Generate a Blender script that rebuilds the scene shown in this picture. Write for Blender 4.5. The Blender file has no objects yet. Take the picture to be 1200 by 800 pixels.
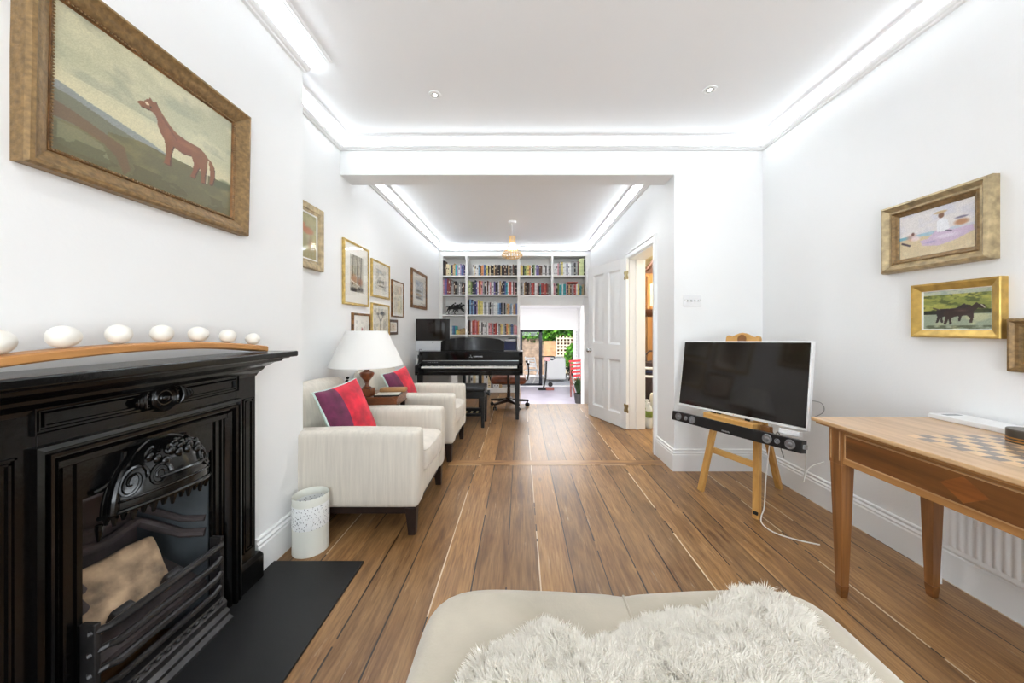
import bpy, bmesh, math, random
import numpy as np
from mathutils import Vector, Matrix, noise as mnoise

S = bpy.context.scene
C = S.collection
PI = math.pi
rnd = random.Random(11)
CAMZ = 1.17


def lin(c):
    c = c / 255.0
    return c / 12.92 if c <= 0.04045 else ((c + 0.055) / 1.055) ** 2.4


def L3(c):
    return (lin(c[0]), lin(c[1]), lin(c[2]), 1.0)


# ------------------------------------------------------------------ materials
def newmat(name):
    m = bpy.data.materials.new(name)
    m.use_nodes = True
    nt = m.node_tree
    b = nt.nodes['Principled BSDF']
    return m, nt, b


def pmat(name, col, rough=0.5, metal=0.0, var=0.0, vscale=6.0, bump=0.0, bscale=60.0, coat=0.0,
         sheen=0.0, trans=0.0, emit=None, estr=0.0, spec=0.5, stretch=(1, 1, 1), ior=1.45, sss=0.0):
    m, nt, b = newmat(name)
    N, K = nt.nodes, nt.links
    b.inputs['Base Color'].default_value = L3(col)
    b.inputs['Roughness'].default_value = rough
    b.inputs['Metallic'].default_value = metal
    b.inputs['Coat Weight'].default_value = coat
    b.inputs['Coat Roughness'].default_value = 0.06
    b.inputs['Sheen Weight'].default_value = sheen
    b.inputs['Transmission Weight'].default_value = trans
    b.inputs['Specular IOR Level'].default_value = spec
    b.inputs['IOR'].default_value = ior
    if sss:
        b.inputs['Subsurface Weight'].default_value = sss
        b.inputs['Subsurface Radius'].default_value = (0.03, 0.03, 0.03)
    if emit:
        b.inputs['Emission Color'].default_value = L3(emit)
        b.inputs['Emission Strength'].default_value = estr
    if var or bump:
        tc = N.new('ShaderNodeTexCoord')
        mp = N.new('ShaderNodeMapping')
        mp.inputs['Scale'].default_value = stretch
        K.new(tc.outputs['Object'], mp.inputs['Vector'])
        if var:
            n = N.new('ShaderNodeTexNoise')
            n.inputs['Scale'].default_value = vscale
            n.inputs['Detail'].default_value = 5
            K.new(mp.outputs['Vector'], n.inputs['Vector'])
            r = N.new('ShaderNodeValToRGB')
            lo = tuple(max(0, c * (1 - var)) for c in col)
            hi = tuple(min(255, c * (1 + var)) for c in col)
            r.color_ramp.elements[0].position = 0.3
            r.color_ramp.elements[1].position = 0.7
            r.color_ramp.elements[0].color = L3(lo)
            r.color_ramp.elements[1].color = L3(hi)
            K.new(n.outputs['Fac'], r.inputs['Fac'])
            K.new(r.outputs['Color'], b.inputs['Base Color'])
        if bump:
            n2 = N.new('ShaderNodeTexNoise')
            n2.inputs['Scale'].default_value = bscale
            n2.inputs['Detail'].default_value = 3
            K.new(mp.outputs['Vector'], n2.inputs['Vector'])
            bp = N.new('ShaderNodeBump')
            bp.inputs['Strength'].default_value = bump
            bp.inputs['Distance'].default_value = 0.01
            K.new(n2.outputs['Fac'], bp.inputs['Height'])
            K.new(bp.outputs['Normal'], b.inputs['Normal'])
    return m


def woodmat(name, dark, light, axis=1, scale=1.0, rough=0.4, coat=0.0, contrast=(0.3, 0.7)):
    m, nt, b = newmat(name)
    N, K = nt.nodes, nt.links
    tc = N.new('ShaderNodeTexCoord')
    mp = N.new('ShaderNodeMapping')
    s = [34 * scale] * 3
    s[axis] = 2.2 * scale
    mp.inputs['Scale'].default_value = s
    K.new(tc.outputs['Object'], mp.inputs['Vector'])
    n = N.new('ShaderNodeTexNoise')
    n.inputs['Scale'].default_value = 1.0
    n.inputs['Detail'].default_value = 6
    n.inputs['Distortion'].default_value = 0.8
    K.new(mp.outputs['Vector'], n.inputs['Vector'])
    r = N.new('ShaderNodeValToRGB')
    r.color_ramp.elements[0].position = contrast[0]
    r.color_ramp.elements[1].position = contrast[1]
    r.color_ramp.elements[0].color = L3(dark)
    r.color_ramp.elements[1].color = L3(light)
    K.new(n.outputs['Fac'], r.inputs['Fac'])
    K.new(r.outputs['Color'], b.inputs['Base Color'])
    b.inputs['Roughness'].default_value = rough
    b.inputs['Coat Weight'].default_value = coat
    b.inputs['Coat Roughness'].default_value = 0.15
    return m


def floormat(name, axis='Y', width=0.157, shift=0.113):
    """worn pine boards: per-board tone, grain, knots, dark and pale-filled gaps"""
    m, nt, b = newmat(name)
    N, K = nt.nodes, nt.links

    def math_(op, a=None, v=None, c=None):
        n = N.new('ShaderNodeMath')
        n.operation = op
        if a is not None:
            K.new(a, n.inputs[0])
        if v is not None:
            if hasattr(v, 'node'):
                K.new(v, n.inputs[1])
            else:
                n.inputs[1].default_value = v
        if c is not None:
            if hasattr(c, 'node'):
                K.new(c, n.inputs[2])
            else:
                n.inputs[2].default_value = c
        return n.outputs[0]

    def ramp(fac, stops):
        r = N.new('ShaderNodeValToRGB')
        while len(r.color_ramp.elements) < len(stops):
            r.color_ramp.elements.new(0.5)
        for e, (p, c) in zip(r.color_ramp.elements, stops):
            e.position = p
            e.color = L3(c) if len(c) == 3 else c
        K.new(fac, r.inputs['Fac'])
        return r.outputs['Color']

    def mix(kind, fac, a, bb):
        n = N.new('ShaderNodeMix')
        n.data_type = 'RGBA'
        n.blend_type = kind
        if hasattr(fac, 'node'):
            K.new(fac, n.inputs['Factor'])
        else:
            n.inputs['Factor'].default_value = fac
        K.new(a, n.inputs[6])
        if hasattr(bb, 'node'):
            K.new(bb, n.inputs[7])
        else:
            n.inputs[7].default_value = bb
        return n.outputs[2]

    geo = N.new('ShaderNodeNewGeometry')
    sep = N.new('ShaderNodeSeparateXYZ')
    K.new(geo.outputs['Position'], sep.inputs[0])
    ax, al = (sep.outputs['X'], sep.outputs['Y']) if axis == 'Y' else (sep.outputs['Y'], sep.outputs['X'])
    u = math_('DIVIDE', math_('ADD', ax, 10 + shift), width)
    idx = math_('FLOOR', u)
    fr = math_('FRACT', u)
    wn = N.new('ShaderNodeTexWhiteNoise')
    wn.noise_dimensions = '1D'
    K.new(idx, wn.inputs['W'])
    # grain coordinates
    cmb = N.new('ShaderNodeCombineXYZ')
    K.new(math_('MULTIPLY', ax, 17.0), cmb.inputs[0])
    K.new(math_('ADD', math_('MULTIPLY', al, 1.6), math_('MULTIPLY', wn.outputs['Value'], 37.0)), cmb.inputs[1])
    g = N.new('ShaderNodeTexNoise')
    g.inputs['Scale'].default_value = 1.0
    g.inputs['Detail'].default_value = 8
    g.inputs['Roughness'].default_value = 0.62
    g.inputs['Distortion'].default_value = 1.1
    K.new(cmb.outputs[0], g.inputs['Vector'])
    col = ramp(g.outputs['Fac'], [(0.25, (100, 68, 36)), (0.40, (142, 102, 58)), (0.52, (164, 124, 76)), (0.62, (178, 138, 90)), (0.78, (202, 166, 120))])
    tone = ramp(wn.outputs['Value'], [(0.0, (185, 176, 166)), (0.5, (222, 214, 206)), (1.0, (250, 244, 238))])
    col = mix('MULTIPLY', 0.9, col, tone)
    # worn, paler areas
    big = N.new('ShaderNodeTexNoise')
    big.inputs['Scale'].default_value = 1.7
    big.inputs['Detail'].default_value = 6
    K.new(geo.outputs['Position'], big.inputs['Vector'])
    wear = N.new('ShaderNodeMapRange')
    wear.inputs[1].default_value = 0.45
    wear.inputs[2].default_value = 0.75
    wear.inputs[3].default_value = 0.0
    wear.inputs[4].default_value = 0.4
    K.new(big.outputs['Fac'], wear.inputs[0])
    col = mix('MIX', wear.outputs[0], col, L3((172, 138, 102)))
    # fine fibre
    fc = N.new('ShaderNodeCombineXYZ')
    K.new(math_('MULTIPLY', ax, 110.0), fc.inputs[0])
    K.new(math_('MULTIPLY', al, 7.0), fc.inputs[1])
    fn = N.new('ShaderNodeTexNoise')
    fn.inputs['Scale'].default_value = 1.0
    fn.inputs['Detail'].default_value = 4
    K.new(fc.outputs[0], fn.inputs['Vector'])
    col = mix('MULTIPLY', 1.0, col, ramp(fn.outputs['Fac'], [(0.3, (206, 200, 194)), (0.6, (255, 255, 255))]))
    # knots
    vc = N.new('ShaderNodeCombineXYZ')
    K.new(math_('MULTIPLY', ax, 5.0), vc.inputs[0])
    K.new(math_('MULTIPLY', al, 2.2), vc.inputs[1])
    vo = N.new('ShaderNodeTexVoronoi')
    vo.inputs['Scale'].default_value = 1.0
    K.new(vc.outputs[0], vo.inputs['Vector'])
    kn = N.new('ShaderNodeMapRange')
    kn.inputs[1].default_value = 0.04
    kn.inputs[2].default_value = 0.10
    kn.inputs[3].default_value = 0.75
    kn.inputs[4].default_value = 0.0
    K.new(vo.outputs['Distance'], kn.inputs[0])
    col = mix('MIX', kn.outputs[0], col, L3((74, 46, 28)))
    # scuffs: thin pale streaks
    sc = N.new('ShaderNodeCombineXYZ')
    K.new(math_('MULTIPLY', ax, 40.0), sc.inputs[0])
    K.new(math_('MULTIPLY', al, 3.0), sc.inputs[1])
    sn = N.new('ShaderNodeTexNoise')
    sn.inputs['Scale'].default_value = 1.0
    sn.inputs['Detail'].default_value = 9
    sn.inputs['Roughness'].default_value = 0.75
    K.new(sc.outputs[0], sn.inputs['Vector'])
    sm = N.new('ShaderNodeMapRange')
    sm.inputs[1].default_value = 0.60
    sm.inputs[2].default_value = 0.72
    sm.inputs[3].default_value = 0.0
    sm.inputs[4].default_value = 0.5
    K.new(sn.outputs['Fac'], sm.inputs[0])
    col = mix('MIX', sm.outputs[0], col, L3((214, 196, 172)))
    # gaps
    d = math_('ABSOLUTE', math_('SUBTRACT', fr, 0.5))
    gw = N.new('ShaderNodeTexNoise')
    gw.inputs['Scale'].default_value = 2.3
    K.new(geo.outputs['Position'], gw.inputs['Vector'])
    thr = math_('MULTIPLY_ADD', gw.outputs['Fac'], -0.036, 0.498)
    gap = math_('GREATER_THAN', d, thr)
    # gaps come and go along the boards
    bc = N.new('ShaderNodeCombineXYZ')
    K.new(math_('MULTIPLY', math_('FLOOR', math_('ADD', u, 0.5)), 3.7), bc.inputs[0])
    K.new(math_('MULTIPLY', al, 2.6), bc.inputs[1])
    bn = N.new('ShaderNodeTexNoise')
    bn.inputs['Scale'].default_value = 1.0
    bn.inputs['Detail'].default_value = 3
    K.new(bc.outputs[0], bn.inputs['Vector'])
    gap = math_('MULTIPLY', gap, math_('GREATER_THAN', bn.outputs['Fac'], 0.40))
    wn2 = N.new('ShaderNodeTexWhiteNoise')
    wn2.noise_dimensions = '1D'
    K.new(math_('FLOOR', math_('ADD', u, 0.5)), wn2.inputs['W'])
    pale = math_('MULTIPLY', math_('GREATER_THAN', wn2.outputs['Value'], 0.72), math_('GREATER_THAN', bn.outputs['Fac'], 0.48))
    gcol = mix('MIX', pale, ramp(pale, [(0.0, (40, 26, 17)), (1.0, (40, 26, 17))]), L3((205, 186, 160)))
    col = mix('MIX', gap, col, gcol)
    K.new(col, b.inputs['Base Color'])
    rr = N.new('ShaderNodeMapRange')
    rr.inputs[3].default_value = 0.26
    rr.inputs[4].default_value = 0.5
    K.new(g.outputs['Fac'], rr.inputs[0])
    K.new(rr.outputs[0], b.inputs['Roughness'])
    hb = math_('MULTIPLY_ADD', gap, -1.0, math_('MULTIPLY', g.outputs['Fac'], 0.25))
    bp = N.new('ShaderNodeBump')
    bp.inputs['Strength'].default_value = 0.35
    bp.inputs['Distance'].default_value = 0.004
    K.new(hb, bp.inputs['Height'])
    K.new(bp.outputs['Normal'], b.inputs['Normal'])
    return m


def attrmat(name, rough=0.45):
    m, nt, b = newmat(name)
    a = nt.nodes.new('ShaderNodeAttribute')
    a.attribute_name = 'Col'
    nt.links.new(a.outputs['Color'], b.inputs['Base Color'])
    b.inputs['Roughness'].default_value = rough
    return m


def glassmat(name, tint=(255, 255, 255), rough=0.0):
    """a thin clear pane: see-through with a mirror-like sheen at grazing angles"""
    m, nt, b = newmat(name)
    N, K = nt.nodes, nt.links
    out = N['Material Output']
    t = N.new('ShaderNodeBsdfTransparent')
    t.inputs['Color'].default_value = L3(tint)
    g = N.new('ShaderNodeBsdfGlossy')
    g.inputs['Roughness'].default_value = rough
    lw = N.new('ShaderNodeLayerWeight')
    pw = N.new('ShaderNodeMath')
    pw.operation = 'POWER'
    pw.inputs[1].default_value = 4.0
    K.new(lw.outputs['Facing'], pw.inputs[0])
    f = N.new('ShaderNodeMath')
    f.operation = 'MULTIPLY_ADD'
    f.inputs[1].default_value = 0.5
    f.inputs[2].default_value = 0.02
    K.new(pw.outputs[0], f.inputs[0])
    mx = N.new('ShaderNodeMixShader')
    K.new(f.outputs[0], mx.inputs[0])
    K.new(t.outputs[0], mx.inputs[1])
    K.new(g.outputs[0], mx.inputs[2])
    K.new(mx.outputs[0], out.inputs['Surface'])
    return m


def lacemat(name, base, hole, scale=70.0):
    m, nt, b = newmat(name)
    N, K = nt.nodes, nt.links
    tc = N.new('ShaderNodeTexCoord')
    v = N.new('ShaderNodeTexVoronoi')
    v.inputs['Scale'].default_value = scale
    v.inputs['Randomness'].default_value = 1.0
    K.new(tc.outputs['Object'], v.inputs['Vector'])
    r = N.new('ShaderNodeValToRGB')
    e = r.color_ramp.elements
    e[0].position, e[1].position = 0.22, 0.30
    e[0].color, e[1].color = L3(hole), L3(base)
    K.new(v.outputs['Distance'], r.inputs['Fac'])
    K.new(r.outputs['Color'], b.inputs['Base Color'])
    b.inputs['Roughness'].default_value = 0.45
    return m


M = {}
M['wall'] = pmat('white_wall_paint', (243, 243, 242), 0.65, var=0.006, vscale=1.5, bump=0.05, bscale=90)
M['wall_chimney'] = M['wall']
M['ceiling'] = pmat('white_ceiling_paint', (245, 245, 245), 0.8, bump=0.03, bscale=40)
M['trim'] = pmat('white_gloss_paint', (244, 244, 243), 0.32)
M['plaster'] = pmat('white_plaster_moulding', (243, 243, 242), 0.55)
M['floor'] = floormat('worn_pine_boards')
M['floor_cross'] = floormat('worn_pine_cross_board', axis='X', width=0.11, shift=0.055)
M['led'] = pmat('led_strip_light', (255, 255, 255), 0.5, emit=(234, 245, 255), estr=42.0)
M['led_back'] = pmat('led_strip_light_back_room', (255, 255, 255), 0.5, emit=(236, 246, 255), estr=90.0)
M['black_iron'] = pmat('polished_black_iron', (7, 7, 7), 0.2, bump=0.05, bscale=50, coat=0.1, spec=0.42)
M['iron_flat'] = pmat('sooty_black_iron', (34, 31, 31), 0.5, var=0.3, vscale=8)
M['fire_clay'] = pmat('dark_fire_clay', (66, 58, 58), 0.75, var=0.25, vscale=9)
M['steel_dull'] = pmat('dull_steel_cheek', (74, 80, 84), 0.45, metal=0.4, var=0.15, vscale=6)
M['grate'] = pmat('rubbed_grate_iron', (50, 48, 48), 0.38, metal=0.5, var=0.2, vscale=20)
M['slate'] = pmat('honed_black_slate', (13, 13, 14), 0.5, var=0.15, vscale=5)
M['firebrick'] = pmat('scorched_pale_stone', (158, 134, 108), 0.85, var=0.32, vscale=14, bump=0.4, bscale=30)
M['gold'] = pmat('worn_gilt', (128, 102, 66), 0.45, metal=0.3, var=0.16, vscale=70, bump=0.25, bscale=60)
M['gold_dark'] = pmat('bronzed_gilt', (118, 84, 50), 0.45, metal=0.4, var=0.3, vscale=24, bump=0.2, bscale=60)
M['gold_pale'] = pmat('silvery_gilt', (168, 150, 116), 0.45, metal=0.4, var=0.18, vscale=30, bump=0.2, bscale=70)
M['gold_bright'] = pmat('bright_gilt', (190, 156, 84), 0.35, metal=0.5, var=0.12, vscale=20)
M['gold_thin'] = pmat('slim_gilt_moulding', (196, 166, 96), 0.38, metal=0.4, var=0.12, vscale=30)
M['frame_brown'] = pmat('brown_frame_line', (74, 52, 34), 0.5, var=0.2, vscale=20)
M['mount'] = pmat('cream_picture_mount', (240, 236, 226), 0.8)
M['slip'] = pmat('white_picture_slip', (244, 242, 236), 0.6)
M['canvas'] = attrmat('painted_canvas', 0.42)
M['print'] = attrmat('printed_paper', 0.7)
M['pane'] = glassmat('picture_glass')
M['window_glass'] = glassmat('window_glass')
M['fabric'] = pmat('oatmeal_woven_fabric', (216, 208, 195), 0.9, var=0.035, vscale=60, stretch=(1, 1, 0.05), bump=0.12, bscale=220, sheen=0.15)
M['fabric_seat'] = pmat('oatmeal_seat_fabric', (216, 207, 195), 0.9, var=0.04, vscale=14, bump=0.12, bscale=220, sheen=0.15)
M['wenge'] = pmat('dark_stained_wood', (38, 25, 20), 0.4, var=0.2, vscale=20)
M['velvet_red'] = pmat('crimson_velvet', (190, 22, 46), 0.75, var=0.22, vscale=12, sheen=0.12)
M['velvet_purple'] = pmat('plum_velvet', (92, 30, 62), 0.75, var=0.25, vscale=14, sheen=0.12)
M['aqua_piping'] = pmat('pale_aqua_piping', (206, 226, 218), 0.8)
M['lampshade'] = pmat('white_lamp_shade', (240, 238, 234), 0.85, trans=0.0, sss=0.25)
M['mahogany'] = woodmat('turned_mahogany', (84, 38, 16), (150, 78, 36), axis=2, scale=0.8, rough=0.28, coat=0.4)
M['mahogany_table'] = woodmat('red_brown_table_wood', (92, 48, 24), (142, 84, 46), axis=0, scale=0.9, rough=0.3, coat=0.3)
M['leather_brown'] = pmat('worn_brown_leather', (116, 62, 38), 0.42, var=0.3, vscale=12, bump=0.15, bscale=80)
M['black_gloss'] = pmat('black_piano_lacquer', (5, 5, 6), 0.1, coat=0.15, spec=0.35)
M['black_satin'] = pmat('black_satin', (17, 17, 18), 0.35)
M['black_matt'] = pmat('black_matt', (19, 18, 18), 0.65)
M['black_leather'] = pmat('black_bench_leather', (22, 21, 22), 0.45, bump=0.1, bscale=60)
M['ivory'] = pmat('white_piano_keys', (238, 236, 228), 0.25)
M['silver'] = pmat('brushed_silver', (190, 192, 194), 0.3, metal=0.9)
M['chrome'] = pmat('chrome', (220, 220, 220), 0.12, metal=1.0)
M['alu'] = pmat('pale_aluminium', (216, 218, 220), 0.35, metal=0.35)
M['screen'] = pmat('glossy_dark_screen', (19, 13, 10), 0.07, spec=0.5)
M['white_plastic'] = pmat('white_plastic', (238, 238, 238), 0.35)
M['bookcase'] = pmat('white_bookcase_paint', (242, 240, 236), 0.45)
M['pine'] = woodmat('yellow_pine', (182, 132, 66), (214, 168, 98), axis=2, scale=0.9, rough=0.45)
M['pine_x'] = woodmat('yellow_pine_rail', (186, 136, 70), (216, 170, 100), axis=0, scale=0.9, rough=0.45)
M['pine_dark'] = pmat('carved_pine_recess', (128, 84, 40), 0.6)
M['stave'] = woodmat('oak_stave', (150, 96, 46), (204, 146, 82), axis=0, scale=0.9, rough=0.5)
M['egg'] = pmat('white_egg_shell', (238, 234, 224), 0.4, var=0.02, vscale=10)
M['walnut_top'] = woodmat('blond_walnut_top', (176, 136, 94), (212, 174, 130), axis=1, scale=0.8, rough=0.28, coat=0.3)
M['walnut_leg'] = woodmat('walnut_leg', (104, 64, 30), (162, 110, 60), axis=2, scale=0.9, rough=0.3, coat=0.35)
M['walnut_dark'] = woodmat('figured_walnut_panel', (78, 44, 18), (138, 88, 44), axis=1, scale=0.6, rough=0.28, coat=0.4)
M['walnut_band'] = woodmat('walnut_cross_band', (146, 100, 54), (184, 134, 80), axis=1, scale=0.8, rough=0.3, coat=0.3)
M['chess_dark'] = pmat('smoky_inlay', (118, 104, 96), 0.3, var=0.12, vscale=30, coat=0.3)
M['chess_light'] = pmat('satin_inlay', (222, 184, 136), 0.3, var=0.06, vscale=30, coat=0.3)
M['radiator'] = pmat('white_radiator_enamel', (240, 240, 240), 0.28)
M['ottoman'] = pmat('beige_velvet_upholstery', (176, 166, 148), 0.85, var=0.06, vscale=7, bump=0.08, bscale=150, sheen=0.45)
M['hide'] = pmat('cream_hide', (232, 226, 214), 0.9)
M['fur'], _nt, _b = newmat('white_sheep_wool')
_d = _nt.nodes.new('ShaderNodeBsdfDiffuse')
_t = _nt.nodes.new('ShaderNodeBsdfTranslucent')
_m = _nt.nodes.new('ShaderNodeMixShader')
_d.inputs['Color'].default_value = L3((252, 249, 243))
_t.inputs['Color'].default_value = L3((252, 248, 240))
_m.inputs[0].default_value = 0.5
_nt.links.new(_d.outputs[0], _m.inputs[1])
_nt.links.new(_t.outputs[0], _m.inputs[2])
_nt.links.new(_m.outputs[0], _nt.nodes['Material Output'].inputs['Surface'])
M['driver'] = pmat('speaker_cone', (128, 128, 130), 0.35, metal=0.5)
M['walnut_diamond'] = woodmat('walnut_diamond', (104, 56, 22), (160, 98, 46), axis=1, scale=0.7, rough=0.28, coat=0.4)
M['basket'] = pmat('frosted_white_plastic', (232, 232, 222), 0.4, sss=0.15)
M['lace'] = lacemat('perforated_white_plastic', (246, 247, 246), (96, 96, 98), 105)
M['brass'] = pmat('aged_brass', (176, 160, 120), 0.35, metal=0.8)
M['veneer'] = pmat('birch_veneer_strip', (222, 190, 138), 0.55, var=0.1, vscale=10)
M['clock_wood'] = woodmat('honey_oak_clock', (132, 86, 40), (176, 124, 66), axis=2, scale=0.7, rough=0.35, coat=0.3)
M['clock_dark'] = pmat('dark_clock_moulding', (74, 40, 20), 0.4)
M['clock_face'] = pmat('cream_clock_dial', (238, 226, 172), 0.5, var=0.05, vscale=14)
M['hall_wall'] = pmat('cream_hall_paint', (238, 226, 196), 0.7)
M['bag_dark'] = pmat('dark_brown_nylon', (58, 44, 44), 0.7, var=0.25, vscale=14)
M['bottle_green'] = pmat('green_bottle_label', (126, 146, 70), 0.5, var=0.2, vscale=18)
M['bottle_white'] = pmat('frosted_clear_bottle', (226, 230, 228), 0.25, var=0.05)
M['red_plastic'] = pmat('faded_red_slats', (196, 60, 66), 0.5)
M['leaf_dark'] = pmat('dark_green_leaf', (44, 66, 34), 0.5, var=0.3, vscale=10)
M['leaf'] = pmat('fresh_green_leaf', (104, 158, 52), 0.55, var=0.35, vscale=4)
M['leaf2'] = pmat('mid_green_leaf', (70, 122, 44), 0.55, var=0.35, vscale=4)
M['terracotta'] = pmat('dark_plant_pot', (52, 50, 48), 0.6)
M['brick'] = pmat('weathered_fence_boards', (160, 138, 118), 0.85, var=0.2, vscale=5)
M['orange_brick'] = pmat('warm_fence_panel', (204, 160, 120), 0.85, var=0.12, vscale=4)
M['trellis'] = pmat('pale_trellis_wood', (226, 214, 190), 0.8)
M['trellis_back'] = pmat('dark_fence_behind_trellis', (104, 66, 48), 0.85, var=0.2)
M['paving'] = pmat('pale_stone_paving', (206, 208, 214), 0.8, var=0.06, vscale=2)
M['kitchen_floor'] = pmat('pale_grey_floor_tiles', (168, 163, 178), 0.3, var=0.05, vscale=2)
M['dark_frame'] = pmat('dark_anthracite_frame', (28, 32, 42), 0.4)
M['garden_white'] = pmat('white_garden_furniture', (240, 240, 240), 0.5)
M['pinkish'] = pmat('dusty_pink_plastic', (196, 150, 152), 0.6)
M['red_brown'] = pmat('red_brown_base', (132, 74, 66), 0.5)
M['cable_white'] = pmat('white_cable', (232, 230, 224), 0.5)
M['cable_grey'] = pmat('grey_cable', (120, 120, 118), 0.5)
M['tin_dark'] = pmat('pewter_tin', (92, 86, 78), 0.35, metal=0.6, var=0.15)
M['tin_band'] = pmat('copper_band', (190, 130, 60), 0.35, metal=0.5)
M['paper'] = pmat('off_white_paper', (236, 230, 214), 0.8)
M['bronze'] = pmat('dark_bronze', (22, 20, 20), 0.45)
M['navy'] = pmat('navy_plastic', (30, 40, 78), 0.45)
M['grey_plastic'] = pmat('grey_plastic', (150, 152, 154), 0.5)
M['tan_card'] = pmat('tan_leather_case', (176, 132, 86), 0.5, var=0.12)
M['clear_glass'] = glassmat('drinking_glass', (225, 232, 235))
M['down_white'] = pmat('downlight_white', (240, 240, 238), 0.4)
M['lamp_lit'] = pmat('downlight_lens', (255, 255, 255), 0.3, emit=(255, 244, 228), estr=6.0)
M['soil'] = pmat('dark_soil', (50, 40, 32), 0.9)
M['bulb'] = pmat('frosted_bulb', (250, 246, 236), 0.3, emit=(255, 246, 232), estr=16.0)


# ------------------------------------------------------------------ mesh builder
class MB:
    def __init__(s):
        s.v, s.f, s.mi, s.m, s.T = [], [], [], 0, None

    def add(s, vs, fs):
        o = len(s.v)
        if s.T is not None:
            vs = [tuple(s.T @ Vector(v)) for v in vs]
        s.v += [tuple(v) for v in vs]
        s.f += [tuple(i + o for i in f) for f in fs]
        s.mi += [s.m] * len(fs)
        return s

    def box(s, x0, x1, y0, y1, z0, z1):
        vs = [(x0, y0, z0), (x1, y0, z0), (x1, y1, z0), (x0, y1, z0), (x0, y0, z1), (x1, y0, z1), (x1, y1, z1), (x0, y1, z1)]
        return s.add(vs, [(3, 2, 1, 0), (4, 5, 6, 7), (0, 1, 5, 4), (1, 2, 6, 5), (2, 3, 7, 6), (3, 0, 4, 7)])

    def hull8(s, lo, hi):
        """two quads (4 points each), lower and upper, joined into a solid"""
        return s.add(list(lo) + list(hi), [(3, 2, 1, 0), (4, 5, 6, 7), (0, 1, 5, 4), (1, 2, 6, 5), (2, 3, 7, 6), (3, 0, 4, 7)])

    def taper(s, cx, cy, z0, w0, d0, z1, w1, d1, dx=0, dy=0):
        q = lambda x, y, z, w, d: [(x - w / 2, y - d / 2, z), (x + w / 2, y - d / 2, z), (x + w / 2, y + d / 2, z), (x - w / 2, y + d / 2, z)]
        return s.hull8(q(cx, cy, z0, w0, d0), q(cx + dx, cy + dy, z1, w1, d1))

    def beam(s, p, q, w, d, up=(0, 0, 1)):
        p, q = Vector(p), Vector(q)
        t = (q - p).normalized()
        a = t.cross(Vector(up))
        if a.length < 1e-4:
            a = t.cross(Vector((0, 1, 0)))
        a.normalize()
        b = a.cross(t).normalized()
        r = lambda o: [o - a * w / 2 - b * d / 2, o + a * w / 2 - b * d / 2, o + a * w / 2 + b * d / 2, o - a * w / 2 + b * d / 2]
        return s.hull8(r(p), r(q))

    def rings(s, rings, closed=True, cap0=True, cap1=True):
        n = len(rings[0])
        vs = [p for r in rings for p in r]
        fs = []
        for k in range(len(rings) - 1):
            for i in range(n if closed else n - 1):
                j = (i + 1) % n
                fs.append((k * n + i, k * n + j, (k + 1) * n + j, (k + 1) * n + i))
        if cap0 and closed:
            fs.append(tuple(range(n - 1, -1, -1)))
        if cap1 and closed:
            fs.append(tuple((len(rings) - 1) * n + i for i in range(n)))
        return s.add(vs, fs)

    def lathe(s, prof, cx=0, cy=0, cz=0, n=24, axis='z', cap=True):
        R_ = []
        for r, h in prof:
            ring = []
            for i in range(n):
                a = 2 * PI * i / n
                c, q = r * math.cos(a), r * math.sin(a)
                if axis == 'z':
                    ring.append((cx + c, cy + q, cz + h))
                elif axis == 'y':
                    ring.append((cx + c, cy + h, cz + q))
                else:
                    ring.append((cx + h, cy + c, cz + q))
            R_.append(ring)
        return s.rings(R_, cap0=cap, cap1=cap)

    def tube(s, pts, r, n=8):
        pts = [Vector(p) for p in pts]
        R_ = []
        prev = None
        for i, p in enumerate(pts):
            t = (pts[min(i + 1, len(pts) - 1)] - pts[max(i - 1, 0)])
            if t.length < 1e-9:
                t = Vector((0, 0, 1))
            t.normalize()
            if prev is None:
                a = t.cross(Vector((0, 0, 1)))
                if a.length < 1e-3:
                    a = t.cross(Vector((1, 0, 0)))
            else:
                a = prev - t * prev.dot(t)
                if a.length < 1e-5:
                    a = t.cross(Vector((0, 0, 1)))
            a.normalize()
            prev = a
            b = t.cross(a)
            rr = r[i] if isinstance(r, (list, tuple)) else r
            R_.append([p + a * rr * math.cos(2 * PI * k / n) + b * rr * math.sin(2 * PI * k / n) for k in range(n)])
        return s.rings(R_)

    def ball(s, c, rx, ry=None, rz=None, n=16, m=10):
        ry = rx if ry is None else ry
        rz = rx if rz is None else rz
        R_ = []
        for j in range(m + 1):
            a = -PI / 2 + PI * j / m
            ca = max(math.cos(a), 0.02)
            R_.append([(c[0] + rx * ca * math.cos(2 * PI * i / n), c[1] + ry * ca * math.sin(2 * PI * i / n), c[2] + rz * math.sin(a)) for i in range(n)])
        return s.rings(R_)

    def grid(s, fn, nu, nv, closed_u=False):
        vs = [fn(i / (nu if closed_u else nu - 1), j / (nv - 1)) for j in range(nv) for i in range(nu)]
        fs = []
        for j in range(nv - 1):
            for i in range(nu if closed_u else nu - 1):
                k = (i + 1) % nu
                fs.append((j * nu + i, j * nu + k, (j + 1) * nu + k, (j + 1) * nu + i))
        return s.add(vs, fs)

    def prism(s, poly, a, b, plane='xz'):
        def P(p, t):
            if plane == 'xz':
                return (p[0], t, p[1])
            if plane == 'xy':
                return (p[0], p[1], t)
            return (t, p[0], p[1])
        return s.rings([[P(p, a) for p in poly], [P(p, b) for p in poly]])

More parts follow.
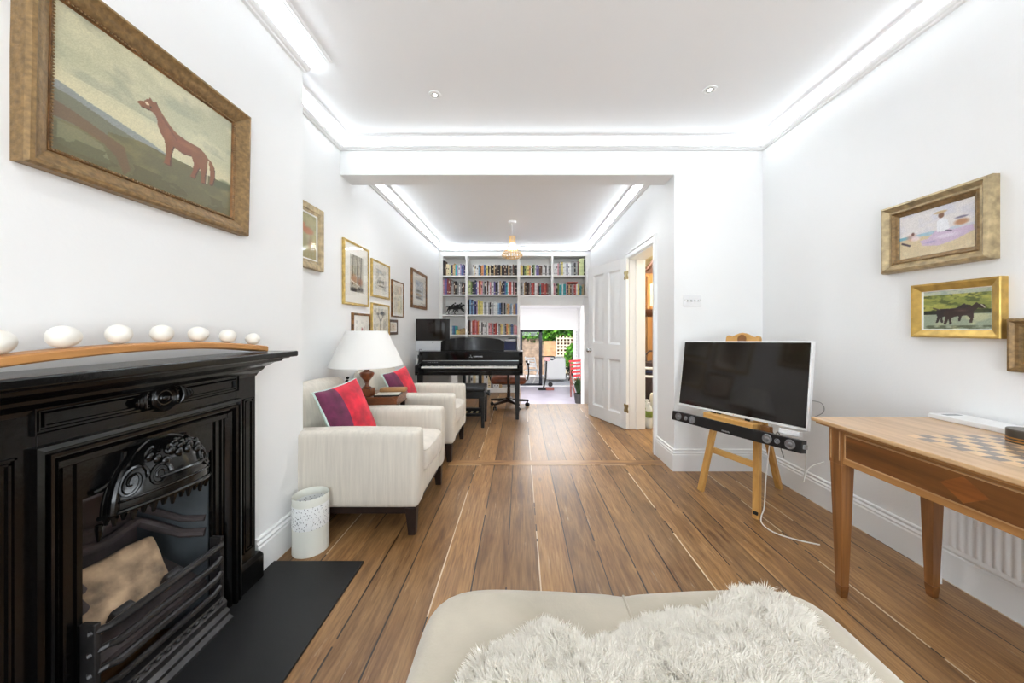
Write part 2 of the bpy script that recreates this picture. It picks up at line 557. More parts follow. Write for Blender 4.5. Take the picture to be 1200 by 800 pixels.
    def softbox(s, x0, x1, y0, y1, z0, z1, r, crown=(0, 0, 0), n=9, T=None, fn=None):
        c = Vector(((x0 + x1) / 2, (y0 + y1) / 2, (z0 + z1) / 2))
        h = Vector(((x1 - x0) / 2, (y1 - y0) / 2, (z1 - z0) / 2))
        bm = bmesh.new()
        bmesh.ops.create_cube(bm, size=2)
        bmesh.ops.subdivide_edges(bm, edges=bm.edges[:], cuts=n, use_grid_fill=True)
        vs, idx = [], {}
        for i, v in enumerate(bm.verts):
            idx[v] = i
            p = v.co
            # concentrate the lines near the edges
            p = Vector([math.copysign(1 - (1 - abs(a)) ** 1.6, a) for a in p])
            q = Vector((p.x * h.x, p.y * h.y, p.z * h.z))
            inn = Vector([max(-(h[k] - r), min(h[k] - r, q[k])) for k in range(3)])
            d = q - inn
            if d.length > 1e-9:
                q = inn + d.normalized() * r
            px, py, pz = q.x / h.x, q.y / h.y, q.z / h.z
            q.x += crown[0] * px * max(0, 1 - py * py) * max(0, 1 - pz * pz)
            q.y += crown[1] * py * max(0, 1 - px * px) * max(0, 1 - pz * pz)
            q.z += crown[2] * max(pz, 0) * max(0, 1 - px * px) * max(0, 1 - py * py)
            q = c + q
            if fn:
                q = fn(q)
            if T is not None:
                q = T @ q
            vs.append(tuple(q))
        fs = [tuple(idx[v] for v in f.verts) for f in bm.faces]
        bm.free()
        return s.add(vs, fs)

    def build(s, name, mats, parent=None, smooth=True, bev=0, seg=2, sub=0, ang=40, recalc=True):
        me = bpy.data.meshes.new(name)
        me.from_pydata(s.v, [], s.f)
        if not isinstance(mats, (list, tuple)):
            mats = [mats]
        for m in mats:
            me.materials.append(m)
        if len(mats) > 1:
            me.polygons.foreach_set('material_index', s.mi)
        if recalc:
            bm = bmesh.new()
            bm.from_mesh(me)
            bmesh.ops.recalc_face_normals(bm, faces=bm.faces[:])
            bm.to_mesh(me)
            bm.free()
        if smooth:
            me.polygons.foreach_set('use_smooth', [True] * len(me.polygons))
            if not sub and not bev:
                me.set_sharp_from_angle(angle=math.radians(ang))
        me.update()
        o = bpy.data.objects.new(name, me)
        C.objects.link(o)
        if parent is not None:
            o.parent = parent
        if bev:
            md = o.modifiers.new('bevel', 'BEVEL')
            md.width = bev
            md.segments = seg
            md.limit_method = 'ANGLE'
            md.angle_limit = math.radians(35)
            md.harden_normals = True
        if sub:
            md = o.modifiers.new('subsurf', 'SUBSURF')
            md.levels = sub
            md.render_levels = sub
        return o


def tag(o, label, cat, group=None, kind=None):
    o['label'] = label
    o['category'] = cat
    if group:
        o['group'] = group
    if kind:
        o['kind'] = kind
    return o


def thing(name, label, cat, loc=(0, 0, 0), rot=(0, 0, 0), group=None):
    o = bpy.data.objects.new(name, None)
    C.objects.link(o)
    o.location = loc
    o.rotation_euler = rot
    o.empty_display_size = 0.05
    return tag(o, label, cat, group)


def struct(o):
    o['kind'] = 'structure'
    return o


def copy_tree(o, parent=None):
    c = o.copy()
    C.objects.link(c)
    if parent is not None:
        c.parent = parent
    for ch in list(o.children):
        copy_tree(ch, c)
    return c


def sweep(path, prof, closed=False):
    """profile (inward offset, z) swept along a plan polyline; inward = right-hand side; mitred corners"""
    mb = MB()
    n = len(path)
    rings = []
    for i in range(n):
        p = Vector(path[i])
        d0 = (Vector(path[i]) - Vector(path[i - 1])).normalized() if i > 0 or closed else None
        d1 = (Vector(path[(i + 1) % n]) - p).normalized() if i < n - 1 or closed else None
        if d0 is None:
            d0 = d1
        if d1 is None:
            d1 = d0
        n0, n1 = Vector((d0.y, -d0.x)), Vector((d1.y, -d1.x))
        m = (n0 + n1)
        m = m / max(m.dot(n0), 1e-6) if m.length > 1e-6 else n0
        rings.append([(p.x + m.x * o, p.y + m.y * o, z) for o, z in prof])
    mb.rings(rings)
    return mb
# ------------------------------------------------------------------ camera
cam = bpy.data.cameras.new('camera')
cam.lens = 12.0
cam.sensor_width = 36
cam.shift_x = -10 / 1200
cam.shift_y = -15 / 1200
cam.clip_start = 0.05
cam.clip_end = 100
co = bpy.data.objects.new('camera', cam)
C.objects.link(co)
co.location = (0, 0, CAMZ)
co.rotation_euler = (PI / 2, 0, 0)
S.camera = co

# ------------------------------------------------------------------ room shell
XL, XR, YB, YL0, YL1, YE = -1.49, 2.0, -1.7, 2.82, 3.02, 6.23
XJ = 1.27            # right wall of the back room / jamb of the wide opening
HC, HC2 = 2.70, 2.64  # ceilings
CX, CY0, CY1 = -1.25, 0.354, 1.96  # chimney breast

mb = MB()
mb.box(-1.6, 2.6, -1.8, 5.32, -0.1, 0)
mb.box(-1.6, 0.0, 5.32, 6.62, -0.1, 0)
mb.box(XJ, 2.6, 5.32, 6.3, -0.1, 0)
struct(mb.build('floor', M['floor'], smooth=False))
mb = MB()
mb.box(-0.62, 1.30, 2.925, 3.03, 0, 0.0015)
struct(mb.build('trim_1', M['floor_cross'], smooth=False))

# left wall, straight through both rooms
struct(MB().box(-1.62, XL, YB, 6.62, 0, 2.8).build('wall_left', M['wall'], smooth=False))
# chimney breast with the fire recess
mb = MB()
oy0, oy1, oz = 0.955, 1.36, 0.70
mb.box(XL, CX, CY0, oy0, 0, HC)
mb.box(XL, CX, oy1, CY1, 0, HC)
mb.box(XL, CX, oy0, oy1, oz, HC)
struct(mb.build('wall_chimney', M['wall_chimney'], smooth=False))
struct(MB().box(XR, 2.12, YB, YL0, 0, 2.8).build('wall_right', M['wall'], smooth=False))
# pier and lintel of the wide opening
mb = MB()
mb.box(XJ, 2.6, YL0, YL1, 0, 2.8)
struct(mb.build('wall_pier', M['wall'], smooth=False))
struct(MB().box(XL, XJ, YL0, YL1, 2.44, 2.8).build('wall_lintel', M['wall'], smooth=False))
# wall between back room and hall, with a doorway
dy0, dy1, dz = 3.24, 3.985, 1.985
mb = MB()
mb.box(XJ, 1.45, YL1, dy0, 0, 2.8)
mb.box(XJ, 1.45, dy1, 6.62, 0, 2.8)
mb.box(XJ, 1.45, dy0, dy1, dz, 2.8)
struct(mb.build('wall_hall', M['wall'], smooth=False))
# rear wall (behind the camera) with a big window opening
mb = MB()
mb.box(-1.62, -0.95, YB - 0.15, YB, 0, 2.8)
mb.box(1.55, 2.12, YB - 0.15, YB, 0, 2.8)
mb.box(-0.95, 1.55, YB - 0.15, YB, 0, 0.55)
mb.box(-0.95, 1.55, YB - 0.15, YB, 2.45, 2.8)
struct(mb.build('wall_rear', M['wall'], smooth=False))
mb = MB()
for x in (-0.95, -0.14, 0.69, 1.49):
    mb.box(x, x + 0.06, YB - 0.12, YB - 0.04, 0.55, 2.45)
for z in (0.55, 1.45, 2.39):
    mb.box(-0.95, 1.55, YB - 0.115, YB - 0.045, z, z + 0.06)
struct(mb.build('window_1', M['trim'], smooth=False))
# ceilings
struct(MB().box(-1.62, 2.12, YB - 0.15, YL0, HC, HC + 0.1).build('ceiling', M['ceiling'], smooth=False))
struct(MB().box(XL, XJ, YL1, 6.62, HC2, HC2 + 0.1).build('ceiling_back', M['ceiling'], smooth=False))
# wall above the bookcase and above the steps
mb = MB()
mb.box(XL, XJ, YE, YE + 0.3, 2.53, HC2)
struct(mb.build('wall_back', M['wall'], smooth=False))
# nib to the right of the opening to the kitchen, back wall behind shelves
mb = MB()
mb.box(1.157, XJ, YE, YE + 0.3, -0.79, 1.738)
mb.box(XL, -0.02, YE + 0.29, YE + 0.36, -0.79, 2.6)
mb.box(-0.02, 1.157, YE + 0.29, YE + 0.36, 1.60, 2.6)
struct(mb.build('wall_back_lower', M['wall'], smooth=False))

# ------------------------------------------------------------------ cove lighting
def lip(z):
    return [(0, z), (0.018, z), (0.022, z + 0.006), (0.034, z + 0.008), (0.046, z + 0.018), (0.048, z + 0.026), (0.044, z + 0.03), (0.0, z + 0.03)]


def bead(o, z):
    return [(o, z), (o + 0.003, z - 0.006), (o + 0.012, z - 0.004), (o + 0.018, z - 0.008), (o + 0.028, z - 0.006), (o + 0.036, z)]


pathA = [(XL, CY1), (XL, YL0), (XR, YL0), (XR, YB)]
pathB = [(CX, CY0), (CX, CY1)]
pathC = [(XL, YL1), (XL, YE), (XJ, YE), (XJ, YL1)]
tn = 2
for path, hc, zl, ob in ((pathA, HC, 2.637, 0.10), (pathB, HC, 2.637, 0.135), (pathC, HC2, 2.578, 0.10)):
    t = struct(sweep(path, lip(zl)).build('trim_%d' % tn, M['plaster'], ang=25))
    led = sweep(path, [(0.003, zl + 0.0302), (0.021, zl + 0.0302), (0.003, zl + 0.0432)])
    led.build('led_strip', M['led_back'] if path is pathC else M['led'], parent=t, smooth=False)
    tn += 1
    struct(sweep(path, bead(ob, hc)).build('trim_%d' % tn, M['plaster'], ang=25))
    tn += 1

# ------------------------------------------------------------------ skirting
SK = [(0, 0), (0.020, 0), (0.020, 0.132), (0.016, 0.140), (0.018, 0.150), (0.010, 0.160), (0.013, 0.172), (0.008, 0.178), (0, 0.178)]
struct(sweep([(CX, 1.603), (CX, CY1), (XL, CY1), (XL, 6.2)], SK).build('baseboard_left', M['trim'], ang=25))
struct(sweep([(CX, CY0), (CX, 0.712)], SK).build('baseboard_chimney', M['trim'], ang=25))
struct(sweep([(XJ, 3.165), (XJ, YL0), (XR, YL0), (XR, YB)], SK).build('baseboard_right', M['trim'], ang=25))
struct(sweep([(XJ, 6.2), (XJ, 4.06)], SK).build('baseboard_back', M['trim'], ang=25))

# door casing around the doorway (faces the back room) and reveal lining
def casing(mb, y0, y1, z0, z1, w0, w1):
    pass

CP = [(0, 0), (0, 0.016), (0.012, 0.020), (0.05, 0.022), (0.056, 0.030), (0.070, 0.032), (0.074, 0.0)]
mb = MB()
rings = []
for (y, z, sy, sz) in ((dy0, 0, -1, 0), (dy0, dz, -1, 1), (dy1, dz, 1, 1), (dy1, 0, 1, 0)):
    rings.append([(XJ - h, y + sy * t, z + sz * t) for t, h in CP])
mb.rings(rings)
struct(mb.build('trim_20', M['trim'], ang=25))
mb = MB()
mb.box(XJ - 0.002, 1.452, dy0 - 0.012, dy0 + 0.012, 0, dz)
mb.box(XJ - 0.002, 1.452, dy1 - 0.012, dy1 + 0.012, 0, dz)
mb.box(XJ - 0.002, 1.452, dy0, dy1, dz - 0.012, dz + 0.012)
mb.box(1.34, 1.375, dy1 - 0.026, dy1 - 0.012, 0, dz - 0.012)
struct(mb.build('trim_21', M['trim'], smooth=False))

# ------------------------------------------------------------------ hall beyond the doorway
mb = MB()
mb.box(2.5, 2.6, YL1, 6.3, 0, 2.5)
mb.box(1.45, 2.6, 6.2, 6.3, 0, 2.5)
struct(mb.build('wall_hall_far', M['hall_wall'], smooth=False))
struct(MB().box(1.45, 2.6, YL1, 6.3, 2.42, 2.5).build('ceiling_hall', M['hall_wall'], smooth=False))

# ------------------------------------------------------------------ steps and kitchen beyond
KZ = -0.79
mb = MB()
for i in range(3):
    mb.box(0.0, XJ, 5.32 + 0.27 * i, 5.32 + 0.27 * (i + 1), KZ, -0.2 * (i + 1))
struct(mb.build('stairs', M['floor'], smooth=False))
mb = MB()
mb.box(-0.1, 0.0, 5.32, 6.6, KZ, -0.1)
struct(mb.build('wall_stair', M['wall'], smooth=False))
struct(MB().box(-0.9, 2.1, 5.3, 11.62, KZ - 0.1, KZ).build('floor_kitchen', M['kitchen_floor'], smooth=False))
mb = MB()
mb.box(-0.9, -0.8, 6.59, 11.7, KZ, 1.9)
struct(mb.build('wall_kitchen_left', M['wall'], smooth=False))
mb = MB()
mb.box(1.95, 2.05, 6.59, 11.7, KZ, 1.9)
struct(mb.build('wall_kitchen_right', M['wall'], smooth=False))
struct(MB().box(1.27, 1.95, 6.59, 6.65, KZ, 1.9).build('wall_kitchen_near', M['wall'], smooth=False))
mb = MB()
mb.box(-0.9, 2.05, 11.6, 11.75, 1.13, 1.95)
mb.box(1.80, 2.05, 11.6, 11.75, KZ, 1.13)
mb.box(-0.9, -0.3, 11.6, 11.75, KZ, 1.13)
struct(mb.build('wall_kitchen_end', M['wall'], smooth=False))
struct(MB().box(-0.9, 2.05, 6.59, 11.75, 1.86, 1.95).build('ceiling_kitchen', M['ceiling'], smooth=False))
struct(MB().box(-8, 12, 11.62, 22, KZ - 0.12, KZ - 0.02).build('ground', M['paving'], smooth=False))

# glazed garden doors: one dark framed leaf stands in the left half
mb = MB()
fx0, fx1 = -0.02, 0.74
y0, y1 = 11.63, 11.69
mb.box(fx0, fx0 + 0.08, y0, y1, KZ, 1.13)
mb.box(fx1 - 0.11, fx1, y0, y1, KZ, 1.13)
mb.box(fx0, fx1, y0, y1, 1.05, 1.13)
mb.box(fx0, fx1, y0, y1, KZ, KZ + 0.09)
d2 = struct(mb.build('door_2', M['dark_frame'], smooth=False))
MB().box(fx0 + 0.08, fx1 - 0.11, 11.655, 11.665, KZ + 0.09, 1.05).build('glass_pane', M['window_glass'], parent=d2, smooth=False)
mb = MB()
mb.box(-0.3, 1.80, 11.6, 11.7, KZ, KZ + 0.02)
struct(mb.build('trim_22', M['trim'], smooth=False))

# ------------------------------------------------------------------ lights
def area(name, loc, rot, sx, sy, power, col=(1, 1, 1), spread=None):
    l = bpy.data.lights.new(name, 'AREA')
    l.shape = 'RECTANGLE'
    l.size, l.size_y = sx, sy
    l.energy = power
    l.color = col
    if spread:
        l.spread = spread
    o = bpy.data.objects.new(name, l)
    C.objects.link(o)
    o.location = loc
    o.rotation_euler = rot
    return o


area('window_daylight', (0.3, YB - 0.3, 1.5), (PI / 2, 0, 0), 2.5, 1.9, 33, (0.88, 0.95, 1.0))
area('added_ceiling_fill', (0.3, YB - 0.2, 0.95), (PI / 2 + math.radians(50), 0, 0), 2.4, 0.9, 25, (0.88, 0.95, 1.0))  # upward-tilted lamp added behind the camera to brighten the ceiling
area('kitchen_fill', (0.6, 8.0, 1.84), (0, 0, 0), 1.8, 2.4, 95, (1.0, 0.99, 0.97))  # unseen lamp added above the opening's sight line to brighten the kitchen
area('hall_fill', (1.95, 4.3, 2.40), (0, 0, 0), 0.5, 1.2, 24, (1.0, 0.96, 0.88))  # unseen lamp added to light the hall
sun = bpy.data.lights.new('sun', 'SUN')
sun.energy = 4.0
sun.angle = 0.02
so = bpy.data.objects.new('sun', sun)
C.objects.link(so)
so.rotation_euler = (math.radians(38), math.radians(-18), 0)
so.location = (0, 12, 8)

w = bpy.data.worlds.new('world')
S.world = w
w.use_nodes = True
nt = w.node_tree
bg = nt.nodes['Background']
sky = nt.nodes.new('ShaderNodeTexSky')
sky.sky_type = 'HOSEK_WILKIE'
sky.turbidity = 4
sky.sun_direction = (0.3, -0.5, 0.8)
hs = nt.nodes.new('ShaderNodeHueSaturation')
hs.inputs['Saturation'].default_value = 0.45
nt.links.new(sky.outputs[0], hs.inputs['Color'])
nt.links.new(hs.outputs[0], bg.inputs['Color'])
bg.inputs['Strength'].default_value = 1.6

S.view_settings.view_transform = 'Standard'
S.view_settings.look = 'None'
S.view_settings.gamma = 1
S.view_settings.use_curve_mapping = False
S.view_settings.exposure = 0.78

# recessed downlights; some spot beams are added fill without a fitting
def downlight(x, y, label):
    t = thing('ceiling_downlight', label, 'downlight', (x, y, HC))
    MB().lathe([(0.024, -0.002), (0.030, -0.006), (0.040, -0.004), (0.041, 0.0), (0.026, 0.0)], n=28).build('bezel', M['down_white'], t)
    MB().lathe([(0.023, -0.001), (0.019, -0.0045), (0.014, -0.003)], n=24, cap=False).build('inner_ring', M['grey_plastic'], t)
    MB().lathe([(0.0145, -0.001), (0.012, -0.0035), (0.001, -0.004)], n=20).build('lens', M['lamp_lit'], t)
    return t


def spot(x, y, e=12, hc=HC):
    l = bpy.data.lights.new('downlight_or_fill_beam', 'SPOT')
    l.energy = e
    l.spot_size = math.radians(150)
    l.spot_blend = 1.0
    l.shadow_soft_size = 0.03
    l.color = (0.90, 0.96, 1.0)
    o = bpy.data.objects.new('downlight_or_fill_beam', l)
    C.objects.link(o)
    o.location = (x, y, hc - 0.012)


for x, y in ((-0.56, 2.234), (1.213, 2.186), (-0.56, 0.2), (1.213, 0.2)):  # rear pair has no fittings: unseen beams added to brighten the floor
    spot(x, y)
for x in (-0.75, 0.65):  # fill beams added out of sight behind the lintel to brighten the back room
    spot(x, 3.28, 20, HC2)
downlight(-0.56, 2.234, 'small round recessed spotlight in the white ceiling, the left one of two')
downlight(1.213, 2.186, 'small round recessed spotlight in the white ceiling, nearer the right wall')
# ================================================================== pictures
class Paint:
    """a small painted picture: colours worked out on a fine grid of points (u to the right, v up)"""

    def __init__(s, w, h, col, seed=1):
        s.w, s.h = w, h
        s.c = np.zeros((h, w, 3)) + np.array(col, float)
        s.rs = np.random.RandomState(seed)
        s.U, s.V = np.meshgrid(np.linspace(0, 1, w), np.linspace(0, 1, h))

    def noise(s, nx, ny):
        g = s.rs.rand(ny + 2, nx + 2)
        x, y = s.U * nx, s.V * ny
        xi, yi = np.minimum(x.astype(int), nx), np.minimum(y.astype(int), ny)
        fx, fy = x - xi, y - yi
        fx, fy = fx * fx * (3 - 2 * fx), fy * fy * (3 - 2 * fy)
        a = g[yi, xi] * (1 - fx) + g[yi, xi + 1] * fx
        b = g[yi + 1, xi] * (1 - fx) + g[yi + 1, xi + 1] * fx
        return a * (1 - fy) + b * fy

    def fbm(s, nx, ny, o=3):
        t, a, k = 0, 0.5, 0
        for i in range(o):
            t = t + a * s.noise(nx * 2 ** i, ny * 2 ** i)
            k += a
            a *= 0.5
        return t / k

    def blend(s, mask, col):
        m = np.clip(mask, 0, 1)[..., None]
        s.c = s.c * (1 - m) + np.array(col, float) * m
        return s

    def poly(s, pts, col, soft=0, op=1.0):
        ins = np.zeros(s.U.shape, bool)
        n = len(pts)
        for i in range(n):
            x0, y0 = pts[i]
            x1, y1 = pts[(i + 1) % n]
            c = ((y0 > s.V) != (y1 > s.V))
            with np.errstate(divide='ignore', invalid='ignore'):
                xx = (x1 - x0) * (s.V - y0) / (y1 - y0) + x0
            ins ^= c & (s.U < xx)
        return s.blend(ins * op, col)

    def ell(s, x, y, rx, ry, col, op=1.0, soft=0.15):
        d = np.sqrt(((s.U - x) / rx) ** 2 + ((s.V - y) / ry) ** 2)
        return s.blend(op * np.clip((1 - d) / soft, 0, 1), col)

    def line(s, x0, y0, x1, y1, t, col, op=1.0):
        asp = s.h / s.w
        dx, dy = x1 - x0, (y1 - y0) * asp
        k = np.clip(((s.U - x0) * dx + (s.V - y0) * asp * dy) / max(dx * dx + dy * dy, 1e-9), 0, 1)
        d = np.hypot(s.U - x0 - k * dx, (s.V - y0) * asp - k * dy)
        return s.blend(op * np.clip((t - d) / (t * 0.4), 0, 1), col)

    def grain(s, amt):
        s.c = s.c * (1 + amt * (s.rs.rand(s.h, s.w, 1) - 0.5))
        return s

    def mesh(s, name, W, H, y, mat, parent):
        v = np.stack([(s.U - 0.5) * W, np.full(s.U.shape, y), (s.V - 0.5) * H], -1).reshape(-1, 3)
        i = np.arange(s.w * s.h).reshape(s.h, s.w)
        f = np.stack([i[:-1, :-1], i[:-1, 1:], i[1:, 1:], i[1:, :-1]], -1).reshape(-1, 4)
        me = bpy.data.meshes.new(name)
        me.from_pydata(v.tolist(), [], f.tolist())
        c = np.clip(s.c, 0, 255) / 255
        c = np.where(c <= 0.04045, c / 12.92, ((c + 0.055) / 1.055) ** 2.4)
        a = me.color_attributes.new('Col', 'FLOAT_COLOR', 'POINT')
        a.data.foreach_set('color', np.concatenate([c.reshape(-1, 3), np.ones((s.w * s.h, 1))], 1).astype(np.float32).ravel())
        me.materials.append(mat)
        o = bpy.data.objects.new(name, me)
        C.objects.link(o)
        o.parent = parent
        return o


def ring_mesh(W, H, prof, mb=None):
    """mitred frame: profile (inset from outer edge, height off the wall)"""
    mb = mb or MB()
    rings = []
    for t, h in prof:
        a, b = W / 2 - t, H / 2 - t
        rings.append([(-a, -h, -b), (a, -h, -b), (a, -h, b), (-a, -h, b)])
    mb.rings(rings, cap0=False, cap1=False)
    return mb


WALLROT = {'L': PI / 2, 'R': -PI / 2}


def picture(name, label, side, wx, ya, yb, z0, z1, prof, fmat, inner, slip=None, mount=None, pane=False, tilt=0.0, group=None, bead_=False, inner_mat=None):
    W, H = yb - ya, z1 - z0
    t = thing(name, label, 'picture', (wx, (ya + yb) / 2, (z0 + z1) / 2), (tilt, 0, WALLROT[side]), group)
    ring_mesh(W, H, prof).build('frame', fmat, t, ang=20)
    ti, hi = prof[-1]
    w2, h2 = W - 2 * ti, H - 2 * ti
    base = 0.010
    MB().box(-W / 2 + 0.006, W / 2 - 0.006, -0.008, 0, -H / 2 + 0.006, H / 2 - 0.006).build('backing_board', M['frame_brown'], t, smooth=False)
    if inner_mat:
        p2, m2 = inner_mat
        ring_mesh(w2 + 0.004, h2 + 0.004, p2).build('inner_moulding', m2, t, ang=20)
        w2 -= 2 * p2[-1][0]
        h2 -= 2 * p2[-1][0]
    if slip:
        ring_mesh(w2 + 0.004, h2 + 0.004, [(0, base), (0, base + 0.006), (slip, base + 0.004), (slip, base)]).build('slip', M['slip'], t, smooth=False)
        w2 -= 2 * slip
        h2 -= 2 * slip
    if mount:
        mx, mz0, mz1 = mount
        a, b = w2 / 2 + 0.002, h2 / 2 + 0.002
        pw, ph = w2 - 2 * mx, h2 - mz0 - mz1
        cz = (mz0 - mz1) / 2
        m_ = MB()
        m_.rings([[(-a, -base - 0.003, -b), (a, -base - 0.003, -b), (a, -base - 0.003, b), (-a, -base - 0.003, b)],
                  [(-pw / 2, -base - 0.003, cz - ph / 2), (pw / 2, -base - 0.003, cz - ph / 2), (pw / 2, -base - 0.003, cz + ph / 2), (-pw / 2, -base - 0.003, cz + ph / 2)]], cap0=False, cap1=False)
        m_.build('mount', M['mount'], t, smooth=False)
        o = inner.mesh('print', pw + 0.006, ph + 0.006, -base - 0.0015, M['print'], t)
        o.location.z = cz
    else:
        inner.mesh('painting', w2 + 0.004, h2 + 0.004, -base - 0.002, M['canvas'], t)
    if pane:
        MB().box(-W / 2 + ti - 0.002, W / 2 - ti + 0.002, -base - 0.0075, -base - 0.006, -H / 2 + ti - 0.002, H / 2 - ti + 0.002).build('glass_pane', M['pane'], t, smooth=False)
    return t


# ---- the large chestnut horse over the mantelpiece
p = Paint(230, 180, (186, 184, 152), 3)
n1, n2 = p.fbm(4, 5), p.fbm(7, 9, 4)
p.blend(np.clip((p.V - 0.55) * 1.4, 0, 0.7), (162, 160, 132))
p.blend(np.clip((n1 - 0.42) * 3.0, 0, 0.8) * (p.V > 0.4), (206, 200, 166))
p.blend(np.clip(0.75 - np.abs(p.V - 0.47 + 0.12 * p.U) * 5, 0, 0.6), (216, 204, 166))
p.blend(np.clip((n2 - 0.55) * 3, 0, 0.5) * (p.V > 0.55), (148, 148, 128))
far = 0.47 - 0.26 * p.U + 0.02 * (n2 - 0.5)
p.blend((p.V < far) * 0.9, (134, 140, 136))
mid = 0.41 - 0.22 * p.U + 0.05 * (n1 - 0.5)
p.blend(p.V < mid, (112, 110, 88))
hill = np.maximum(0.22 + 0.10 * np.sin((p.U - 0.1) * 2.6), 0.0) + 0.05 * (p.U > 0.2) * (p.U - 0.2) + 0.02 * (n2 - 0.5)
hill = np.where(p.U > 0.22, np.minimum(hill + 0.03, 0.325 + 0.02 * (n2 - 0.5)), 0.20 + 0.05 * n1)
p.blend(p.V < hill, (98, 92, 58))
p.blend((p.V < hill) * np.clip((n2 - 0.45) * 4, 0, 0.7), (122, 112, 70))
p.poly([(0.0, 0.33), (0.08, 0.31), (0.2, 0.26), (0.3, 0.22), (0.33, 0.06), (0.3, 0.0), (0.26, 0.12), (0.2, 0.18), (0.08, 0.22), (0, 0.22)], (106, 80, 50), op=0.8)
p.poly([(0.02, 0.20), (0.1, 0.2), (0.2, 0.16), (0.24, 0.04), (0.1, 0.03), (0.02, 0.05)], (128, 126, 92), op=0.8)
p.ell(0.95, 0.30, 0.07, 0.06, (78, 84, 54), 0.8, 0.5)
p.ell(0.88, 0.27, 0.05, 0.04, (78, 84, 54), 0.8, 0.5)
p.blend((p.V < 0.12) * (n2 > 0.5) * 0.6, (74, 70, 38))
horse = [(x_ + 0.058, float(np.interp(z_, [.20, .27, .33, .37, .48, .60, .73], [.215, .27, .36, .425, .545, .635, .735]))) for x_, z_ in ((.300, .600), (.312, .628), (.335, .650), (.350, .690), (.362, .700), (.366, .728), (.376, .705), (.392, .700), (.398, .725), (.408, .690), (.432, .640),
         (.47, .575), (.51, .515), (.545, .492), (.60, .478), (.65, .480), (.69, .478), (.725, .458), (.745, .430), (.775, .415), (.80, .37), (.805, .31), (.79, .245), (.765, .225),
         (.772, .30), (.765, .36), (.748, .395), (.742, .34), (.728, .28), (.732, .215), (.70, .205), (.706, .27), (.690, .33), (.674, .30), (.660, .265), (.655, .225), (.622, .222),
         (.640, .28), (.648, .335), (.628, .372), (.57, .360), (.51, .372), (.498, .335), (.492, .285), (.492, .235), (.452, .235), (.462, .29), (.462, .345), (.452, .392), (.428, .430), (.412, .48), (.408, .54), (.392, .58), (.370, .592), (.345, .585), (.318, .577))]
p.poly([(x + 0.006, y - 0.006) for x, y in horse], (70, 40, 24))
p.poly(horse, (124, 78, 46))
hm = p.c.copy()
q = Paint(230, 180, (0, 0, 0), 5)
q.poly(horse, (255, 255, 255))
mask = q.c[..., 0] / 255
p.blend(mask * np.clip((p.fbm(14, 12) - 0.45) * 2, 0, 0.5), (118, 62, 36))
p.ell(.66, .50, .10, .03, (150, 98, 60), 0.6, 0.8)
p.ell(.53, .50, .03, .08, (146, 94, 58), 0.5, 0.8)
p.line(.813, .46, .803, .235, 0.006, (206, 196, 160))
p.ell(.410, .668, .012, .012, (226, 204, 170), 0.9)
p.ell(.430, .655, .006, .008, (40, 24, 16))
p.line(.498, .63, .588, .50, 0.006, (96, 50, 28), 0.7)
p.grain(0.10)
picture('framed_painting', 'large gilt framed oil painting of a chestnut horse hung above the mantelpiece', 'L', CX, 0.835, 1.526, 1.582, 2.116,
        [(0, 0), (0, 0.038), (0.006, 0.046), (0.014, 0.048), (0.022, 0.040), (0.034, 0.034), (0.048, 0.026), (0.056, 0.018)], M['gold'], p, tilt=0.02,
        inner_mat=([(0, 0.018), (0.003, 0.022), (0.007, 0.019), (0.010, 0.014), (0.014, 0.012)], M['gold_dark']))
ht = [o for o in C.objects if o.name.startswith('framed_painting')][0]
mb = MB()
W, H = 0.691 - 0.112 - 0.012, 0.534 - 0.112 - 0.012
for k in range(64):
    x = -W / 2 + W * k / 63
    for z in (-H / 2, H / 2):
        mb.ball((x, -0.021, z), 0.0034, n=6, m=4)
for k in range(1, 46):
    z = -H / 2 + H * k / 46
    for x in (-W / 2, W / 2):
        mb.ball((x, -0.021, z), 0.0034, n=6, m=4)
mb.build('beaded_edge', M['gold'], ht)

# ---- right wall: beach scene, two dark horses, and one more cut by the frame
p = Paint(120, 90, (214, 212, 220), 9)
n1, n2 = p.fbm(5, 6), p.fbm(12, 10)
p.blend(np.clip((n1 - 0.4) * 3, 0, 0.8) * (p.V > 0.5), (232, 226, 222))
p.blend(((p.V > 0.38) & (p.V < 0.5)) * np.clip(0.8 - p.U * 0.9, 0, 1), (96, 170, 190))
p.blend((p.V < 0.40 + 0.05 * n1) * 1.0, (214, 196, 160))
p.blend(np.clip((n2 - 0.5) * 4, 0, 0.6) * (p.V < 0.3), (226, 212, 178))
p.ell(.18, .46, .10, .10, (206, 150, 132), 0.7, .6)
p.ell(.24, .42, .09, .08, (236, 220, 222), 0.9, .5)
p.ell(.20, .53, .03, .05, (96, 60, 50), 0.9, .5)
p.line(.04, .36, .15, .28, .02, (70, 56, 66))
p.poly([(.30, .34), (.42, .36), (.52, .50), (.64, .52), (.74, .44), (.97, .46), (.99, .34), (.78, .22), (.55, .16), (.34, .22)], (206, 186, 208))
p.ell(.66, .34, .2, .06, (232, 224, 236), .8, .6)
p.ell(.45, .27, .1, .03, (160, 146, 190), .7, .6)
p.poly([(.53, .46), (.53, .68), (.60, .74), (.67, .68), (.70, .48), (.62, .44)], (240, 240, 244))
p.ell(.59, .80, .045, .07, (120, 84, 64), 1, .3)
p.ell(.58, .87, .10, .035, (196, 170, 130), 1, .3)
p.ell(.84, .56, .11, .08, (170, 116, 74), .9, .5)
p.ell(.84, .66, .10, .03, (86, 82, 110), .8, .5)
p.line(.65, .45, .72, .42, .012, (60, 56, 80))
p.grain(.12)
